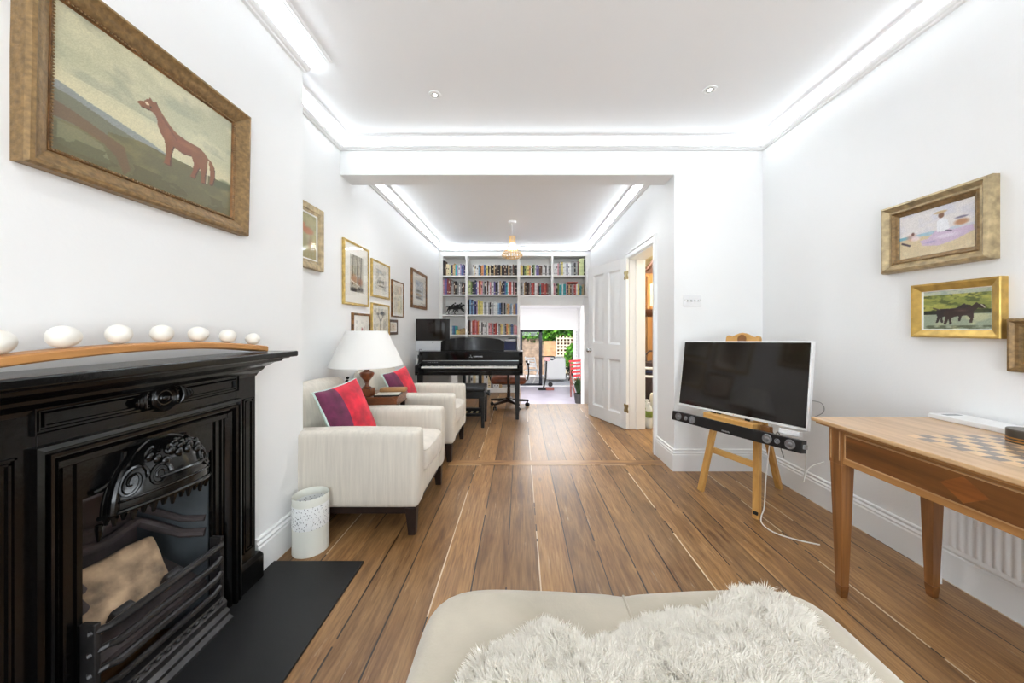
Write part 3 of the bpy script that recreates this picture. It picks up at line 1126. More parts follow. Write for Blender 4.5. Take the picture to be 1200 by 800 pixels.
picture('framed_painting', 'wide moulded gilt framed painting of figures on a beach, highest on the right wall', 'R', XR, 1.423, 1.857, 1.463, 1.818,
        [(0, 0), (0, 0.030), (0.005, 0.044), (0.016, 0.050), (0.022, 0.042), (0.034, 0.030), (0.044, 0.030)], M['gold_pale'], p,
        inner_mat=([(0, 0.030), (0.006, 0.034), (0.014, 0.024), (0.022, 0.020), (0.026, 0.014)], M['gold']))

p = Paint(120, 88, (132, 140, 70), 21)
n1, n2 = p.fbm(4, 7, 3), p.fbm(10, 14, 3)
p.blend(np.clip((n1 - .45) * 5, 0, .9) * (p.V > .4), (176, 172, 86))
p.blend(np.clip((n2 - .52) * 6, 0, .9) * (p.V > .4), (78, 88, 42))
p.blend((p.V > .9) * .7, (196, 204, 206))
p.blend((p.V < .42) * 1.0, (150, 160, 138))
p.blend(np.clip((n1 - .5) * 5, 0, .9) * (p.V < .42), (186, 188, 150))
p.blend((np.abs(p.V - .44) < .05) * np.clip(1.2 - p.U * .6, 0, 1), (34, 40, 24))
for dx, dy, sc in ((-.14, .03, .9), (0, 0, 1)):
    h2_ = [(.83, .62), (.90, .60), (.93, .52), (.88, .50), (.82, .52), (.76, .44), (.76, .30), (.74, .16), (.70, .16), (.71, .28), (.66, .34), (.50, .32), (.44, .28), (.45, .12), (.41, .12), (.40, .26), (.36, .12), (.32, .12), (.35, .30), (.32, .40), (.34, .50), (.42, .53), (.56, .52), (.66, .53), (.74, .58), (.80, .66)]
    p.poly([((x - .5) * sc + .5 + dx, (y - .3) * sc + .3 + dy) for x, y in h2_], (54, 38, 32) if dx == 0 else (44, 34, 32))
p.line(.16, .56, .27, .50, .014, (70, 60, 50))
p.line(.86, .60, .91, .52, .008, (206, 196, 180))
p.ell(.58, .47, .12, .03, (92, 66, 54), .7, .7)
p.blend((p.V < .1) * np.clip((n2 - .4) * 3, 0, .7), (70, 76, 50))
p.grain(.12)
picture('framed_painting', 'flat bright gilt framed painting of two dark horses under green trees', 'R', XR, 1.399, 1.723, 1.128, 1.387,
        [(0, 0), (0, 0.030), (0.003, 0.034), (0.010, 0.033), (0.036, 0.018)], M['gold_bright'], p, slip=0.006)

p = Paint(60, 40, (58, 42, 34), 31)
n1 = p.fbm(6, 6, 3)
p.blend(np.clip((n1 - .5) * 4, 0, .8), (96, 58, 44))
p.ell(.9, .3, .06, .12, (190, 130, 120), .8, .5)
p.ell(.6, .35, .1, .15, (120, 70, 50), .8, .5)
p.grain(.1)
picture('framed_painting', 'gilt framed dark painting above the games table, nearest the camera on the right wall', 'R', XR, 0.96, 1.38, 0.997, 1.211,
        [(0, 0), (0, 0.030), (0.004, 0.040), (0.012, 0.042), (0.020, 0.032), (0.030, 0.030), (0.034, 0.020), (0.040, 0.018)], M['gold'], p)

# ---- left wall gallery
p = Paint(60, 60, (158, 152, 108), 41)
n1 = p.fbm(6, 8, 4)
p.blend(np.clip((n1 - .45) * 3, 0, .7), (186, 178, 132))
p.ell(.75, .62, .2, .1, (190, 110, 70), .8, .4)
p.ell(.62, .7, .06, .1, (196, 120, 80), .8, .4)
p.ell(.82, .35, .12, .25, (150, 120, 100), .6, .7)
picture('framed_painting', 'broad pale wood framed picture half hidden behind the chimney breast', 'L', XL, 2.02, 2.54, 1.589, 2.04,
        [(0, 0), (0, 0.024), (0.004, 0.030), (0.040, 0.026), (0.046, 0.020), (0.062, 0.018)], M['gold_pale'], p, slip=0.012, pane=True)

TH = [(0, 0), (0, 0.018), (0.003, 0.023), (0.010, 0.024), (0.014, 0.019), (0.022, 0.017)]


def water(seed, base, blots, w=56, h=64):
    p = Paint(w, h, base, seed)
    n = p.fbm(8, 10, 3)
    p.blend(np.clip((n - .5) * 3, 0, .5), tuple(c * .75 for c in base))
    for b in blots:
        if b[0] == 'e':
            p.ell(*b[1:])
        else:
            p.line(*b[1:])
    p.grain(.14)
    return p


woods = water(51, (196, 190, 172), [('l', .2, .2, .25, 1, .03, (70, 62, 56)), ('l', .55, .2, .5, 1, .025, (96, 88, 80)), ('l', .8, .2, .84, 1, .04, (60, 54, 50)), ('l', .38, .3, .36, 1, .015, (110, 100, 92)), ('l', .68, .3, .7, 1, .015, (90, 82, 76)),
                              ('e', .3, .35, .3, .16, (176, 122, 76), .9, .6), ('e', .75, .3, .25, .14, (156, 96, 60), .8, .6), ('e', .3, .06, .4, .08, (40, 38, 36), .9, .6), ('e', .8, .1, .3, .08, (64, 56, 50), .9, .6), ('l', .1, .3, .7, .18, .02, (230, 224, 210))])
picture('framed_print', 'tall gilt framed print of bare trees in a wide cream mount, largest of the gallery', 'L', XL, 2.846, 3.316, 1.377, 1.932, TH, M['gold_thin'], woods, mount=(0.09, 0.10, 0.085), pane=True)
lake = water(52, (226, 222, 210), [('e', .5, .42, .4, .1, (120, 120, 112), .8, .6), ('l', .2, .3, .24, .5, .02, (90, 86, 80)), ('l', .5, .32, .5, .52, .02, (110, 100, 90)), ('l', .75, .3, .78, .5, .02, (90, 86, 80)), ('e', .55, .2, .4, .05, (96, 92, 84), .8, .6), ('e', .4, .85, .3, .06, (190, 200, 206), .7, .6)])
picture('framed_print', 'gilt framed pale sketch of a waterside, right of the tall tree print', 'L', XL, 3.384, 3.842, 1.493, 1.872, TH, M['gold_thin'], lake, mount=(0.075, 0.06, 0.06), pane=True)
pale = water(53, (228, 220, 200), [('l', .5, .2, .5, .8, .03, (200, 186, 160)), ('l', .35, .3, .36, .7, .02, (206, 196, 174)), ('e', .5, .82, .06, .05, (190, 160, 130), .7, .6)])
picture('framed_print', 'narrow dark gilt framed very faint drawing, below and right of the waterside sketch', 'L', XL, 3.92, 4.295, 1.309, 1.738, [(0, 0), (0, .018), (.003, .022), (.010, .022), (.014, .014)], M['gold_dark'], pale, mount=(0.04, 0.04, 0.04), pane=True)
rider = water(54, (240, 236, 226), [('e', .5, .4, .22, .14, (150, 84, 56), .9, .5), ('e', .75, .5, .08, .08, (150, 84, 56), .9, .5), ('l', .35, .35, .3, .12, .03, (120, 70, 50)), ('l', .62, .35, .68, .12, .03, (120, 70, 50)), ('e', .55, .62, .08, .1, (176, 60, 60), .8, .5)])
picture('framed_print', 'gilt framed sketch of a brown horse peeping over the left of the lamp shade', 'L', XL, 3.0, 3.345, 0.97, 1.312, TH, M['gold_dark'], rider, mount=(0.035, 0.035, 0.045), pane=True)
tree = water(55, (226, 220, 204), [('l', .5, .0, .5, .6, .04, (110, 104, 96)), ('l', .5, .5, .3, .8, .025, (110, 104, 96)), ('l', .5, .5, .75, .85, .025, (120, 112, 104)), ('e', .65, .82, .25, .1, (66, 62, 58), .9, .6), ('e', .3, .8, .14, .08, (110, 104, 96), .7, .6)])
picture('framed_print', 'gilt framed ink drawing of a tree just above the right of the lamp shade', 'L', XL, 3.385, 3.83, 1.045, 1.430, TH, M['gold_thin'], tree, mount=(0.03, 0.03, 0.03), pane=True)
tiny = water(56, (206, 192, 172), [('e', .5, .6, .16, .16, (150, 90, 76), .9, .5), ('e', .5, .35, .12, .14, (110, 90, 80), .9, .5)], 30, 30)
picture('framed_print', 'smallest framed picture of the gallery, with a grey brown frame', 'L', XL, 3.83, 4.09, 1.10, 1.275, [(0, 0), (0, .016), (.004, .022), (.03, .018), (.034, .014)], M['frame_brown'], tiny, slip=0.008)
view = water(57, (214, 218, 222), [('e', .5, .45, .5, .08, (120, 122, 110), .9, .6), ('e', .4, .25, .5, .12, (176, 154, 120), .9, .6), ('e', .5, .08, .5, .06, (96, 84, 66), .9, .6), ('e', .3, .8, .3, .15, (160, 174, 190), .7, .8)])
picture('framed_print', 'gilt framed landscape hung alone at the bookcase end of the left wall', 'L', XL, 4.62, 5.35, 1.459, 1.997, [(0, 0), (0, .022), (.004, .028), (.016, .030), (.03, .022), (.044, .02)], M['gold_dark'], view, mount=(0.13, 0.09, 0.09), pane=True)

# ---- four gang switch on the pier
t = thing('light_switch', 'white plate with small toggle switches on the pier beside the opening', 'light switch', (1.418, YL0, 1.402))
MB().box(-0.076, 0.076, -0.006, 0, -0.048, 0.048).build('plate', M['white_plastic'], t, bev=0.003)
for k in range(4):
    x = -0.045 + 0.03 * k
    m_ = MB()
    m_.lathe([(0.0085, -0.006), (0.0085, -0.008), (0.006, -0.009)], x, 0, 0.0, n=14, axis='y')
    m_.tube([(x, -0.008, 0), (x, -0.020, -0.007)], [0.003, 0.0042], 8)
    m_.build('toggle', M['chrome'], t)
for sx in (-1, 1):
    MB().lathe([(0.004, -0.006), (0.003, -0.0075), (0.0005, -0.0078)], sx * 0.062, 0, 0.006, n=10, axis='y').build('screw', M['chrome'], t)
# ================================================================== fireplace
# local axes: x along the wall (away from the camera), -y out of the wall, z up
FY = 1.157
F = thing('fireplace', 'black cast iron fireplace with decorated hood and barred grate on the left wall', 'fireplace', (CX, FY, 0), (0, 0, PI / 2))
iron = M['black_iron']


def ubar(pts, prof, mb=None):
    """profile (inset towards the centre, projection) swept along an upside-down U of x,z points"""
    mb = mb or MB()
    (x0, z0), (_, z1), (x1, _), _ = pts
    rings = []
    for (x, z, sx, sz) in ((x0, z0, 1, 0), (x0, z1, 1, -1), (x1, z1, -1, -1), (x1, z0, -1, 0)):
        rings.append([(x + sx * t, -h, z + sz * t) for t, h in prof])
    mb.rings(rings)
    return mb


for sx in (-1, 1):
    a, b = sorted((sx * 0.30, sx * 0.408))
    MB().box(a, b, -0.035, 0, 0.012, 0.99).build('jamb', iron, F, bev=0.003)
    # panelled face of the jamb: raised fillet
    cx_ = sx * 0.366
    m_ = MB()
    for t_ in (0, 0.010):
        w_ = 0.030 - t_
        m_.add([], [])
        for (xa, xb, za, zb) in ((cx_ - w_, cx_ - w_ + 0.005, 0.18 + t_, 0.86 - t_), (cx_ + w_ - 0.005, cx_ + w_, 0.18 + t_, 0.86 - t_), (cx_ - w_, cx_ + w_, 0.18 + t_, 0.185 + t_), (cx_ - w_, cx_ + w_, 0.855 - t_, 0.86 - t_)):
            m_.box(xa, xb, -0.040, -0.034, za, zb)
    m_.build('jamb_fillet', iron, F, smooth=False)
    a, b = sorted((sx * 0.296, sx * 0.444))
    m_ = MB()
    m_.box(a, b, -0.046, 0, 0.012, 0.118)
    m_.hull8([(a, -0.046, .118), (b, -0.046, .118), (b, 0, .118), (a, 0, .118)], [(a + 0.01, -0.038, .138), (b - 0.01, -0.038, .138), (b - .01, 0, .138), (a + .01, 0, .138)])
    m_.build('plinth', iron, F, bev=0.003)
MB().box(-0.30, 0.30, -0.035, 0, 0.80, 0.99).build('frieze', iron, F, bev=0.002)
# frieze panel with nested ridges
m_ = MB()
W_, H_, cz_ = 0.62, 0.072, 0.937
for k, (ins, h0, h1) in enumerate(((0, .035, .044), (0.009, .035, .041), (0.018, .035, .043))):
    w_, h_ = W_ / 2 - ins, H_ / 2 - ins
    rings = []
    for t_, h in ((0, h0), (0.001, h1), (0.004, h1), (0.0055, h0)):
        rings.append([(-w_ + t_, -h, cz_ - h_ + t_), (w_ - t_, -h, cz_ - h_ + t_), (w_ - t_, -h, cz_ + h_ - t_), (-w_ + t_, -h, cz_ + h_ - t_)])
    m_.rings(rings, cap0=False, cap1=False)
m_.build('frieze_panel', iron, F, ang=25)
# rosette
m_ = MB()
m_.lathe([(0.047, -0.035), (0.047, -0.045), (0.043, -0.050), (0.038, -0.044), (0.034, -0.046), (0.031, -0.052), (0.025, -0.046), (0.021, -0.046), (0.017, -0.053), (0.013, -0.048), (0.009, -0.055), (0.001, -0.058)], 0, 0, 0.937, n=32, axis='y')
for sx in (-1, 1):
    for k in range(3):
        x = sx * (0.052 + 0.012 * k)
        m_.tube([(x, -0.038, 0.937 + 0.034 - 0.007 * k), (x + sx * 0.010, -0.046, 0.937 + 0.018 - .004 * k), (x + sx * 0.013, -0.048, 0.937), (x + sx * 0.010, -0.046, 0.937 - 0.018 + .004 * k), (x, -0.038, 0.937 - 0.034 + .007 * k)], [0.003, 0.006, 0.007, 0.006, 0.003], 8)
m_.build('rosette', iron, F)
# nested moulding round the insert
ubar([(-0.312, 0.012), (-0.312, 0.872), (0.312, 0.872), (0.312, 0.012)],
     [(0, 0.034), (0.001, 0.052), (0.012, 0.056), (0.016, 0.046), (0.022, 0.046), (0.024, 0.056), (0.032, 0.054), (0.034, 0.040), (0.040, 0.040), (0.044, 0.046), (0.050, 0.040), (0.058, 0.028), (0.058, 0.0)]).build('insert_moulding', iron, F, ang=20)
# flat insert plate with the arched opening
m_ = MB()
hx = 0.200
m_.box(-0.256, -hx, -0.022, 0, 0.012, 0.816)
m_.box(hx, 0.256, -0.022, 0, 0.012, 0.816)
m_.box(-hx, hx, -0.022, 0, 0.69, 0.816)
for sx in (-1, 1):
    x = sx * 0.228
    for d_ in (-0.014, 0.014):
        m_.box(x + d_ - 0.003, x + d_ + 0.003, -0.028, -0.02, 0.03, 0.80)
m_.build('insert_plate', iron, F, smooth=False)
# mantel shelf and cornice
m_ = MB()
m_.box(-0.47, 0.47, -0.192, 0.0, 1.040, 1.066)
m_.build('mantel_shelf', iron, F, bev=0.006, seg=3)
m_ = MB()
rings = []
for (h, e, z) in ((0.036, 0.412, 0.955), (0.042, 0.416, 0.968), (0.050, 0.420, 0.975), (0.060, 0.425, 0.985), (0.064, 0.428, 0.995), (0.082, 0.434, 1.004), (0.10, 0.440, 1.014), (0.13, 0.446, 1.020), (0.135, 0.448, 1.030), (0.160, 0.452, 1.034), (0.166, 0.455, 1.041)):
    rings.append([(-e, 0, z), (-e, -h, z), (e, -h, z), (e, 0, z)])
m_.rings(rings)
m_.build('cornice', iron, F, ang=22)

# hood: a quarter dome with scroll relief
HZ, HW, HH, HD = 0.615, 0.150, 0.190, 0.120


def hood(th, ph, k=1.0):
    return (-0.010 + HW * k * math.cos(th) * -math.cos(ph), -0.020 - HD * k * math.cos(th) ** 0.8 * math.sin(ph), HZ + HH * k * math.sin(th) + 0.03 * math.sin(ph) * math.cos(th))


m_ = MB()
m_.grid(lambda u, v: hood(v * PI / 2 * 0.995, u * PI), 33, 17)
hoodo = m_.build('hood', iron, F)
m_ = MB()
m_.tube([hood(0.0, PI * k / 24, 1.01) for k in range(25)], 0.007, 8)
m_.tube([hood(0.16, PI * (0.04 + 0.92 * k / 24), 1.015) for k in range(25)], 0.004, 6)
m_.tube([hood(PI / 2 * k / 20, 0.30, 1.01) for k in range(21)], [0.011 - 0.0003 * k for k in range(21)], 8)
m_.tube([hood(PI / 2 * k / 20, PI - 0.30, 1.01) for k in range(21)], [0.011 - 0.0003 * k for k in range(21)], 8)
# border band along the dome
for ph_ in (0.06, 0.16, PI - 0.16, PI - 0.06):
    m_.tube([hood(PI / 2 * k / 16, ph_, 1.005) for k in range(17)], 0.005, 6)
m_.build('hood_rim', iron, hoodo)
m_ = MB()
for sx in (-1, 1):
    for (c_t, c_p, r0) in ((0.42, 0.55, 0.30), (0.40, 1.02, 0.22), (0.86, 0.80, 0.20), (0.85, 1.25, 0.14)):
        pts = []
        for k in range(26):
            a = k / 25 * 3.6 * PI
            r = r0 * (1 - k / 30)
            ph_ = c_p + r * math.cos(a) * 0.9
            ph_ = PI / 2 + sx * (PI / 2 - ph_)
            pts.append(hood(max(0.05, c_t + r * math.sin(a)), ph_, 1.015))
        m_.tube(pts, [0.0062 - 0.00014 * k for k in range(26)], 6)
    for k in range(5):
        c_p = PI / 2 - sx * (0.12 + 0.16 * k)
        q = hood(0.70 + 0.10 * math.sin(k * 2.1), c_p, 1.01)
        m_.ball(q, 0.012, 0.009, 0.016, 10, 6)
for k in range(7):
    a = 2 * PI * k / 7
    m_.ball(hood(0.95 + 0.11 * math.sin(a), PI / 2 + 0.13 * math.cos(a), 1.01), 0.009, 0.008, 0.011, 8, 6)
m_.tube([hood(0.34, PI / 2 - 0.55 + 1.1 * k / 10, 1.015) for k in range(11)], 0.0055, 6)
m_.build('hood_relief', iron, hoodo)
m_ = MB()
for k in range(19):
    q = hood(0, PI * (0.04 + 0.92 * k / 18), 0.97)
    m_.tube([(q[0], q[1], q[2] + 0.004), (q[0], q[1] + 0.003, q[2] - 0.026 - 0.010 * (k % 2))], [0.012, 0.004], 6)
m_.build('hood_fringe', iron, hoodo)
for sx in (-1, 1):
    m_ = MB()
    m_.tube([(-0.010 + sx * (0.172 - 0.08 * math.sin(t_)), -0.026, 0.70 + 0.095 * (1 - math.cos(t_)) + .0) for t_ in [k * 0.17 for k in range(10)]], [0.008] * 10, 8)
    m_.build('corner_scroll', iron, F)
    m_ = MB()
    m_.tube([(-0.010 + sx * (0.156), -0.026, 0.60 - 0.012 * k) for k in range(5)], [0.008, 0.009, 0.008, 0.006, 0.004], 8)
    m_.build('side_drop', iron, F)

# firebox: back, cheeks, floor
m_ = MB()
m_.rings([[(-0.195, -0.01, 0.02), (-0.195, -0.01, 0.69), (-0.12, 0.20, 0.66), (-0.12, 0.20, 0.02)], [(-0.205, -0.01, 0.02), (-0.205, -0.01, 0.70), (-0.13, 0.215, 0.67), (-0.13, 0.215, 0.02)]])
m_.rings([[(0.195, -0.01, 0.02), (0.195, -0.01, 0.69), (0.12, 0.20, 0.66), (0.12, 0.20, 0.02)], [(0.205, -0.01, 0.02), (0.205, -0.01, 0.70), (0.13, 0.215, 0.67), (0.13, 0.215, 0.02)]])
m_.build('cheek', M['steel_dull'], F, smooth=False)
m_ = MB()
m_.box(-0.13, 0.13, 0.19, 0.21, 0.02, 0.69)
m_.box(-0.21, 0.21, -0.015, 0.21, 0.68, 0.70)
m_.build('fire_back', M['fire_clay'], F, smooth=False)
m_ = MB()
for (z, y, r) in ((0.42, 0.165, 0.017), (0.475, 0.175, 0.012)):
    m_.tube([(-0.19, -0.005, z - 0.05), (-0.165, 0.06, z - 0.04), (-0.12, y - 0.02, z + 0.02), (-0.10, y, z + 0.04), (0, y, z + 0.02), (0.10, y, z + 0.04), (0.12, y - 0.02, z + 0.02), (0.165, 0.06, z - 0.04), (0.19, -0.005, z - 0.05)], r, 8)
m_.grid(lambda u, v: (0.10 * math.cos(PI * u), 0.186 - 0.012 * v, 0.43 + 0.08 * math.sin(PI * u) * (0.75 + 0.25 * v)), 17, 4)
m_.hull8([(-.19, -.01, .16), (.19, -.01, .16), (.13, .19, .30), (-.13, .19, .30)], [(-.19, -.01, .18), (.19, -.01, .18), (.13, .19, .36), (-.13, .19, .36)])
m_.build('fire_brick_lining', M['fire_clay'], F)
# barred front
for i, (z, d, r) in enumerate(((0.320, 0.052, 0.013), (0.258, 0.050, 0.012), (0.200, 0.050, 0.012), (0.146, 0.046, 0.011))):
    pts = []
    for k in range(17):
        s_ = -1 + 2 * k / 16
        e = max(0, (abs(s_) - 0.82) / 0.18)
        pts.append((0.208 * s_, -0.024 - d * (1 - e ** 2 * 0.55), z + (0.012 * math.sin(e * PI) if i else 0)))
    MB().tube(pts, [r * (0.8 if abs(k - 8) > 6 else 1) for k in range(17)], 8).build('grate_bar', M['grate'], F)
for sx in (-1, 1):
    x = sx * 0.208
    MB().box(min(x, x - sx * .016), max(x, x - sx * .016), -0.066, -0.02, 0.05, 0.345).build('grate_post', M['grate'], F, bev=0.004)
m_ = MB()
rings = []
for x in (-0.205, 0.205):
    rings.append([(x, -0.02, 0.013), (x, -0.105, 0.013), (x, -0.105, 0.024), (x, -0.088, 0.034), (x, -0.092, 0.050), (x, -0.078, 0.062), (x, -0.080, 0.085), (x, -0.066, 0.10), (x, -0.02, 0.105)])
m_.rings(rings)
m_.build('ash_front', M['grate'], F, ang=20)
m_ = MB()
m_.tube([(-0.19, -0.070, 0.107), (0.19, -0.070, 0.107)], 0.006, 6)
for k in range(12):
    x = -0.18 + k * 0.0327
    m_.ball((x, -0.075, 0.100), 0.008, n=8, m=5)
m_.build('ash_front_beading', M['grate'], F)

# loose pale stone and two iron lumps lying in the grate
t = thing('firestone', 'scorched pale stone slab leaning in the fireplace grate', 'stone', (CX, FY, 0), (0, 0, PI / 2))
T_ = Matrix.Translation((-0.045, 0.055, 0.335)) @ Matrix.Rotation(math.radians(-28), 4, 'X') @ Matrix.Rotation(math.radians(3), 4, 'Y')
MB().softbox(-0.125, 0.125, -0.02, 0.02, -0.10, 0.10, 0.014, n=7, T=T_, fn=lambda q: q + Vector((0.006 * mnoise.noise(q * 14), 0.004 * mnoise.noise(q * 22), 0.008 * mnoise.noise(q * 10 + Vector((5, 0, 0)))))).build('slab', M['firebrick'], t)
for nm, lb, (x, y, z) in (('iron_lump', 'dark iron lump on the grate, nearer the camera', (-0.10, -0.012, 0.290)), ('iron_lump', 'dark iron lump on the grate, in front of the right end of the stone', (0.055, -0.012, 0.290))):
    o = MB().softbox(-0.028, 0.028, -0.014, 0.014, -0.022, 0.022, 0.008, n=5, T=Matrix.Rotation(0.5, 4, 'X')).build(nm, M['iron_flat'])
    o.location = (CX - y, FY + x, z)
    o.rotation_euler = (0, 0, PI / 2)
    tag(o, lb, 'iron lump')

# hearth slab
o = MB().box(-1.235, -0.782, 0.36, 1.705, 0.0, 0.012).build('hearth_slab', M['slate'], bev=0.002)
tag(o, 'flat black slate hearth slab on the floor in front of the fireplace', 'hearth')

# curved wooden stave with a row of white eggs on the mantelpiece
SX, SCY, SHL = -1.168, 1.075, 0.46


def arch(y):
    s_ = (y - SCY) / SHL
    return 1.0675 + 0.034 * (1 - s_ * s_)


ys = [SCY - SHL + 2 * SHL * k / 30 for k in range(31)]
rings = []
for y in ys:
    z = arch(y)
    rings.append([(SX - 0.035, y, z), (SX + 0.030, y, z), (SX + 0.034, y, z + 0.004), (SX + 0.034, y, z + 0.020), (SX + 0.030, y, z + 0.024), (SX - 0.035, y, z + 0.024)])
mb = MB()
mb.rings(rings)
o = mb.build('wooden_stave', woodmat('oak_stave_y', (150, 96, 46), (206, 148, 84), axis=1, scale=0.9, rough=0.5), ang=30)
tag(o, 'long bowed oak stave lying along the mantelpiece under the white eggs', 'wooden stave')
EGL = ['white egg at the near left end of the mantelpiece, cut by the photo edge', 'second white egg from the left on the bowed stave', 'third white egg from the left on the bowed stave',
       'middle one of the seven white eggs on the stave', 'third white egg from the right end of the stave', 'white egg next to last before the far end of the stave', 'last white egg at the far right end of the stave']
for k, y in enumerate((0.762, 0.876, 0.996, 1.117, 1.243, 1.367, 1.492)):
    r = (0.0290, 0.0288, 0.0284, 0.0284, 0.0280, 0.0274, 0.0262)[k]
    z = arch(y) + 0.024
    m_ = MB()
    R_ = []
    for j in range(17):
        a = -PI / 2 + PI * j / 16
        rr = r * max(math.cos(a), 0.015) * (1 - 0.07 * math.sin(a))
        R_.append([(rr * math.cos(2 * PI * i / 24), r * 1.06 * math.sin(a), rr * math.sin(2 * PI * i / 24)) for i in range(24)])
    m_.rings(R_)
    o = m_.build('egg', M['egg'])
    o.location = (SX - 0.004, y, z + r * 1.0 + 0.0012)
    o.rotation_euler = (0, 0, (0.3, -0.5, 0.9, 0.2, -0.3, 0.6, 1.2)[k])
    tag(o, EGL[k], 'egg', 'white eggs on the mantelpiece')

# waste basket
t = thing('waste_basket', 'frosted white plastic waste basket with lacy perforated band beside the hearth', 'waste basket', (-1.118, 1.820, 0))
r = 0.086
m_ = MB()
m_.lathe([(r - .004, 0.012), (r, 0.0), (r, 0.135)], n=40, cap=False)
rim = MB()
rim.lathe([(r, 0.252), (r, 0.288), (r - 0.002, 0.292), (r - 0.004, 0.288), (r - 0.004, 0.252)], n=40, cap=False)
m_.lathe([(0.001, 0.006), (r - .004, 0.008)], n=40, cap=False)
m_.lathe([(r - 0.004, 0.008), (r - 0.004, 0.135)], n=40, cap=False)
m_.build('body', M['basket'], t)
rim.build('rim', M['basket'], t)
m_ = MB()
m_.lathe([(r, 0.135), (r + 0.0008, 0.138), (r + 0.0008, 0.249), (r, 0.252)], n=40, cap=False)
m_.lathe([(r - 0.004, 0.135), (r - 0.004, 0.252)], n=40, cap=False)
m_.build('perforated_band', M['lace'], t)
# ================================================================== armchairs, side table, lamp, cushions
def make_armchair(loc, label):
    t = thing('armchair', label, 'armchair', loc, group='oatmeal armchairs')
    # x to the front, y sideways
    m_ = MB()
    m_.box(-0.44, 0.425, -0.318, 0.318, 0.115, 0.165)
    m_.build('base_rail', M['wenge'], t, bev=0.003)
    for sx in (-1, 1):
        for sy in (-1, 1):
            x, y = (0.423 if sx > 0 else -0.43), sy * 0.312
            MB().taper(x + sx * 0.0, y, 0.0, 0.040, 0.040, 0.155, 0.062, 0.062, dx=-0.006 * sx, dy=-0.006 * sy).build('leg', M['wenge'], t, bev=0.003)
    for sy in (-1, 1):
        a, b = sorted((sy * 0.345, sy * 0.215))

        def armf(q):
            q.z -= 0.022 * max(0, (-q.x + 0.0)) * (1 if q.z > 0.4 else 0)
            return q
        MB().softbox(-0.34, 0.462, a, b, 0.158, 0.588, 0.026, crown=(0.006, 0.006, 0.008), n=13, fn=armf).build('arm', M['fabric'], t)
    MB().softbox(-0.36, 0.448, -0.222, 0.222, 0.158, 0.305, 0.018, n=9).build('seat_base', M['fabric'], t)
    m_ = MB()
    m_.softbox(-0.24, 0.475, -0.213, 0.213, 0.300, 0.455, 0.045, crown=(0.018, 0, 0.028), n=13)
    cu = m_.build('seat_cushion', M['fabric_seat'], t)
    m_ = MB()
    for z in (0.322, 0.436):
        pts = [(-0.2, -0.209, z), (0.43, -0.209, z), (0.462, -0.195, z), (0.475, -0.17, z), (0.482, 0, z), (0.475, 0.17, z), (0.462, 0.195, z), (0.43, 0.209, z), (-0.2, 0.209, z)]
        m_.tube(pts, 0.0042, 6)
    m_.build('piping', M['fabric_seat'], cu)
    T_ = Matrix.Translation((-0.265, 0, 0.16)) @ Matrix.Rotation(math.radians(-7), 4, 'Y')
    MB().softbox(-0.09, 0.055, -0.338, 0.338, 0.0, 0.645, 0.045, crown=(0.02, 0, 0.03), n=13, T=T_).build('backrest', M['fabric'], t)
    return t


A1 = make_armchair((-1.040, 2.264, 0), 'oatmeal fabric armchair nearest the fireplace with a crimson and plum cushion')
A2 = copy_tree(A1)
A2.location = (-1.050, 3.325, 0)
A2['label'] = 'oatmeal fabric armchair behind the side table, next to the piano bench'


def make_cushion(loc, rot, label, w=0.40, h=0.40, th=0.085):
    t = thing('cushion', label, 'cushion', loc, rot, 'velvet cushions on the armchairs')

    def P(u, v, s):
        a, b = 2 * u - 1, 2 * v - 1
        k = max(0.0, (1 - a * a)) ** 0.5 * max(0.0, (1 - b * b)) ** 0.5
        pinch = 1 - 0.07 * (1 - abs(a) ** 2) * abs(b) ** 3 - 0.0
        pinch2 = 1 - 0.07 * (1 - abs(b) ** 2) * abs(a) ** 3
        wr = 0.004 * mnoise.noise(Vector((a * 3, b * 3, s * 2 + loc[1])))
        return (a * w / 2 * pinch2, s * (th * k * 0.75 + 0.004) + wr, b * h / 2 * pinch)
    n = 27
    cut = 0.36
    m_ = MB()
    m_.grid(lambda u, v: P(cut * u, v, -1), 12, n)
    m_.build('plum_panel', M['velvet_purple'], t)
    m_ = MB()
    m_.grid(lambda u, v: P(cut + (1 - cut) * u, v, -1), 20, n)
    m_.build('crimson_panel', M['velvet_red'], t)
    m_ = MB()
    m_.grid(lambda u, v: P(u, v, 1), n, n)
    m_.build('pale_back', M['aqua_piping'], t)
    edge = [P(k / 20, 0, 0) for k in range(21)] + [P(1, k / 20, 0) for k in range(1, 21)] + [P(1 - k / 20, 1, 0) for k in range(1, 21)] + [P(0, 1 - k / 20, 0) for k in range(1, 20)] + [P(0, 0, 0), P(0.02, 0, 0)]
    m_ = MB()
    m_.tube(edge, 0.006, 6)
    m_.build('piping', M['aqua_piping'], t)
    return t


def rotm(yaw, tilt, roll):
    m = Matrix.Rotation(math.radians(yaw), 3, 'Z') @ Matrix.Rotation(math.radians(tilt), 3, 'X') @ Matrix.Rotation(math.radians(roll), 3, 'Y')
    return m.to_euler()


u_ = Vector((-0.40, 0.0, 0.92)).normalized()
r_ = Vector((0.28, 0.95, 0.05))
r_ = (r_ - u_ * r_.dot(u_)).normalized()
CR = Matrix((r_, u_.cross(r_), u_)).transposed().to_euler()
make_cushion((-1.128, 2.225, 0.628), CR, 'crimson and plum velvet cushion on the near armchair, fully in view', w=0.36, h=0.38)
make_cushion((-1.135, 3.27, 0.600), CR, 'crimson and plum velvet cushion on the far armchair, behind the side table', w=0.36, h=0.38)

# side table between the chairs
t = thing('side_table', 'red brown wooden side table with canted corners between the two armchairs', 'side table', (-1.20, 2.768, -0.013))


